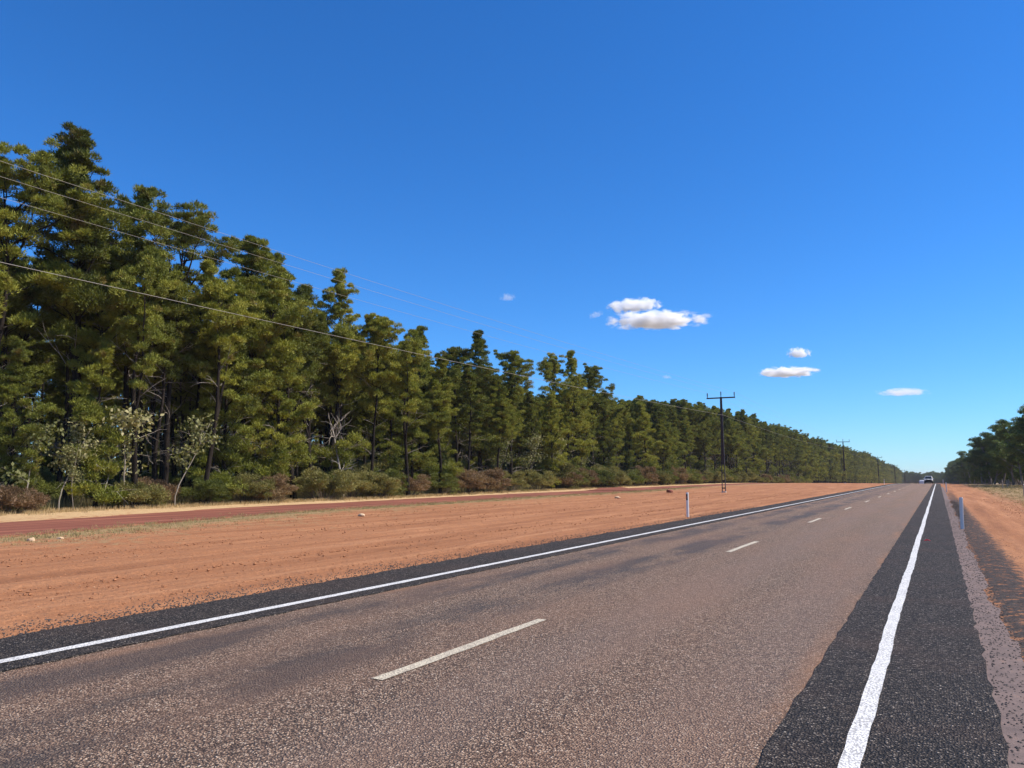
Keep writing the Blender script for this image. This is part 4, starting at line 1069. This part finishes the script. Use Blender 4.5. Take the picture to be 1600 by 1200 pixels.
# ------------------------------------------------------------------ vehicles
def loft(b, secs, mi=0):
    """box sections along y: (y, half width bottom, half width top, z bottom, z top)"""
    v = []
    for (y, wb, wt, z0, z1) in secs:
        zm = z0 + (z1 - z0) * 0.55; wm = max(wb, wt)
        v += [[-wb, y, z0], [wb, y, z0], [wm, y, zm], [wt, y, z1], [-wt, y, z1], [-wm, y, zm]]
    k = 6; f = []
    for s in range(len(secs) - 1):
        for j in range(k): f.append([s * k + j, (s + 1) * k + j, (s + 1) * k + (j + 1) % k, s * k + (j + 1) % k])
    n = len(secs) - 1
    f += [[0, 1, 2, 5], [5, 2, 3, 4]]
    f += [[n * k + 1, n * k, n * k + 5, n * k + 2], [n * k + 2, n * k + 5, n * k + 4, n * k + 3]]
    b.add(v, f4=f, mi=mi)
def vehicle(x, y, rz, label, bullbar=True, tray=False, group='vehicles on the road'):
    e = empty('car', (x, y, float(zp(y)) + 0.0), rz); tag(e, label, 'car', group)
    # the front of the vehicle faces -y
    b = MB(); loft(b, [(-2.35, 0.78, 0.74, 0.42, 0.98), (-2.2, 0.88, 0.84, 0.36, 1.06), (-1.0, 0.93, 0.88, 0.32, 1.14), (1.9, 0.93, 0.9, 0.32, 1.12), (2.35, 0.86, 0.84, 0.40, 1.08)]); body = b.build('body', M['carpaint'], e)
    b = MB(); ye = 0.75 if tray else 2.15
    loft(b, [(-1.05, 0.84, 0.80, 1.10, 1.16), (-0.35, 0.82, 0.66, 1.10, 1.80), (ye - 0.3, 0.82, 0.66, 1.10, 1.82), (ye, 0.82, 0.72, 1.10, 1.50)]); cab = b.build('cabin', M['carpaint'], e)
    b = MB(); b.add([[-0.78, -1.03, 1.18], [0.78, -1.03, 1.18], [0.62, -0.40, 1.755], [-0.62, -0.40, 1.755]], f4=[[0, 1, 2, 3]]); w = b.build('windscreen', M['glass'], cab); w.location = (0, -0.02, 0.01)
    for s in (-1, 1):
        b = MB(); b.add([[s * 0.845, -0.75, 1.2], [s * 0.845, ye - 0.35, 1.2], [s * 0.70, ye - 0.4, 1.70], [s * 0.70, -0.35, 1.70]], f4=[[0, 1, 2, 3]]); q = b.build('side_window', M['glass'], cab); q.location = (s * 0.012, 0, 0)
        b = MB(); b.box((s * 1.03, -0.72, 1.22), (0.20, 0.10, 0.16)); b.build('mirror', M['carpaint'], e)
        b = MB(); b.box((s * 0.64, -2.335, 0.88), (0.26, 0.10, 0.17)); b.build('headlight', M['lamp'], e)
        for yy in (-1.45, 1.45):
            b = MB(); a = np.arange(18) * 2 * math.pi / 18
            for (r0, r1, x0, x1, mi_) in ((0.39, 0.39, 0.72, 0.95, 0),):
                ring = [np.stack([np.full(18, s * xx), yy + np.cos(a) * rr, 0.39 + np.sin(a) * rr], -1) for xx, rr in ((x0, 0.33), (x0 + 0.03, r0), (x1 - 0.03, r1), (x1, 0.34), (x1 - 0.02, 0.24))]
                b.add(np.vstack(ring), f4=[[k * 18 + j, k * 18 + (j + 1) % 18, (k + 1) * 18 + (j + 1) % 18, (k + 1) * 18 + j] for k in range(4) for j in range(18)])
            wh = b.build('wheel', M['rubber'], e)
            b = MB(); ring = np.stack([np.full(18, s * 0.94), yy + np.cos(a) * 0.25, 0.39 + np.sin(a) * 0.25], -1); b.add(np.vstack([ring, [[s * 0.91, yy, 0.39]]]), f3=[[j, (j + 1) % 18, 18] for j in range(18)]); b.build('rim', M['rim'], wh)
    b = MB(); b.box((0, -2.36, 0.86), (1.02, 0.06, 0.30)); b.build('grille', M['black'], e)
    b = MB(); b.box((0, -2.40, 0.54), (1.78, 0.20, 0.36)); b.build('bumper', M['black'], e)
    if bullbar:
        b = MB()
        b.tube(np.array([[-0.8, -2.5, 0.6], [-0.72, -2.52, 1.0], [-0.4, -2.53, 1.14], [0.4, -2.53, 1.14], [0.72, -2.52, 1.0], [0.8, -2.5, 0.6]]), 0.04, 6)
        b.tube(np.array([[-0.75, -2.52, 0.82], [0, -2.54, 0.84], [0.75, -2.52, 0.82]]), 0.03, 6)
        for s in (-0.35, 0.35): b.tube(np.array([[s, -2.5, 0.5], [s, -2.54, 1.12]]), 0.035, 6)
        b.build('bull_bar', M['black'], e)
    return e
vehicle(-2.1, 212, 0.0, 'white four-wheel drive with dark bull bar coming towards the camera on the crest')
vehicle(-5.7, 340, RAD(180), 'low white vehicle driving away in the far lane, half hidden by the crest', False, False)

# ------------------------------------------------------------------ clouds
def cloud_material(name, dens):
    m, nt, out = mat(name)
    tc = N(nt, 'ShaderNodeTexCoord')
    n1 = N(nt, 'ShaderNodeTexNoise'); n1.inputs['Scale'].default_value = 1.7; n1.inputs['Detail'].default_value = 5; n1.inputs['Roughness'].default_value = 0.6
    oi = N(nt, 'ShaderNodeObjectInfo')
    mp = N(nt, 'ShaderNodeMapping'); mp.inputs['Scale'].default_value = (2.2, 1.6, 0.9)
    ad = N(nt, 'ShaderNodeVectorMath', operation='ADD'); L(nt, tc.outputs['Object'], mp.inputs[0]); L(nt, mp.outputs[0], ad.inputs[0])
    cb_ = N(nt, 'ShaderNodeCombineXYZ'); L(nt, mth(nt, 'MULTIPLY', oi.outputs['Random'], 37.0), cb_.inputs[0]); L(nt, cb_.outputs[0], ad.inputs[1])
    L(nt, ad.outputs[0], n1.inputs['Vector'])
    ln_ = N(nt, 'ShaderNodeVectorMath', operation='LENGTH'); L(nt, tc.outputs['Object'], ln_.inputs[0])
    shape = mth(nt, 'SUBTRACT', 1.0, ln_.outputs['Value'])
    v = mth(nt, 'ADD', shape, mth(nt, 'MULTIPLY', mth(nt, 'SUBTRACT', n1.outputs['Fac'], 0.5), 2.6))
    d = mth(nt, 'MULTIPLY', mth(nt, 'SUBTRACT', v, 0.28), 3.0, clamp=True)
    # nothing may reach the skin of the shell
    d = mth(nt, 'MULTIPLY', d, mth(nt, 'MULTIPLY', shape, 5.0, clamp=True))
    vol = N(nt, 'ShaderNodeVolumePrincipled'); vol.inputs['Color'].default_value = (1, 1, 1, 1); vol.inputs['Anisotropy'].default_value = 0.2
    L(nt, mth(nt, 'MULTIPLY', d, dens), vol.inputs['Density'])
    L(nt, vol.outputs[0], out.inputs['Volume'])
    return m
M['cloud'] = cloud_material('cloud_vapour', 0.07)
M['wisp'] = cloud_material('thin_cloud_vapour', 0.012)
def cloud(px, py, wpx, hpx, m, label, dist, tilt=0.0):
    d = Rm @ np.array([(px - 800) / 1200.0, -(py - 600) / 1200.0, -1.0]); c = d * dist + np.array([0, 0, EYE])
    import bmesh
    bm = bmesh.new(); bmesh.ops.create_icosphere(bm, subdivisions=3, radius=1.0)
    for v in bm.verts:
        if v.co.z < -0.55: v.co.z = -0.55
    me = bpy.data.meshes.new('cloud'); bm.to_mesh(me); bm.free(); me.materials.append(m)
    o = inst('cloud', me, None, tuple(c)); w = wpx / 1200.0 * dist / 2; h = hpx / 1200.0 * dist / 2
    o.scale = (w * 1.6, w * 0.9, h * 1.9); o.rotation_euler = (0, tilt, RAD(28.86))
    tag(o, label, 'cloud', 'small white clouds'); return o
cloud(991, 478, 62, 15, M['cloud'], 'upper of the two largest white clouds above the forest', 4200, -0.06)
cloud(1027, 501, 112, 18, M['cloud'], 'largest white cloud, flat based with a hump on its right half', 4000, -0.02)
cloud(793, 465, 20, 9, M['wisp'], 'tiny cloud puff alone over the middle of the forest', 4400)
cloud(931, 492, 18, 8, M['wisp'], 'faint wisp left of the two largest clouds', 4300, -0.3)
cloud(1102, 494, 20, 6, M['wisp'], 'thin wisp right of the largest cloud', 4300)
cloud(1248, 552, 28, 12, M['cloud'], 'small round cloud above the long flat one', 5200)
cloud(1231, 582, 70, 11, M['cloud'], 'long flat white cloud low on the right', 5600)
cloud(1410, 613, 60, 9, M['wisp'], 'lowest thin white cloud above the road end', 6800)
cloud(1042, 589, 12, 5, M['wisp'], 'tiny wisp just above the upper wires near the power pole', 5600)

# ------------------------------------------------------------------ air between the camera and the far trees
m, nt, out = mat('haze_air')
vol = N(nt, 'ShaderNodeVolumePrincipled')
vol.inputs['Color'].default_value = (0.80, 0.90, 1.0, 1)
vol.inputs['Density'].default_value = 0.00010
L(nt, vol.outputs[0], out.inputs['Volume'])
b = MB(); b.box((0, 4200, 6.0), (12400, 9900, 40.0))
hz = b.build('haze', m); tag(hz, 'thin blue air softening the far end of the road', 'haze', kind='stuff')
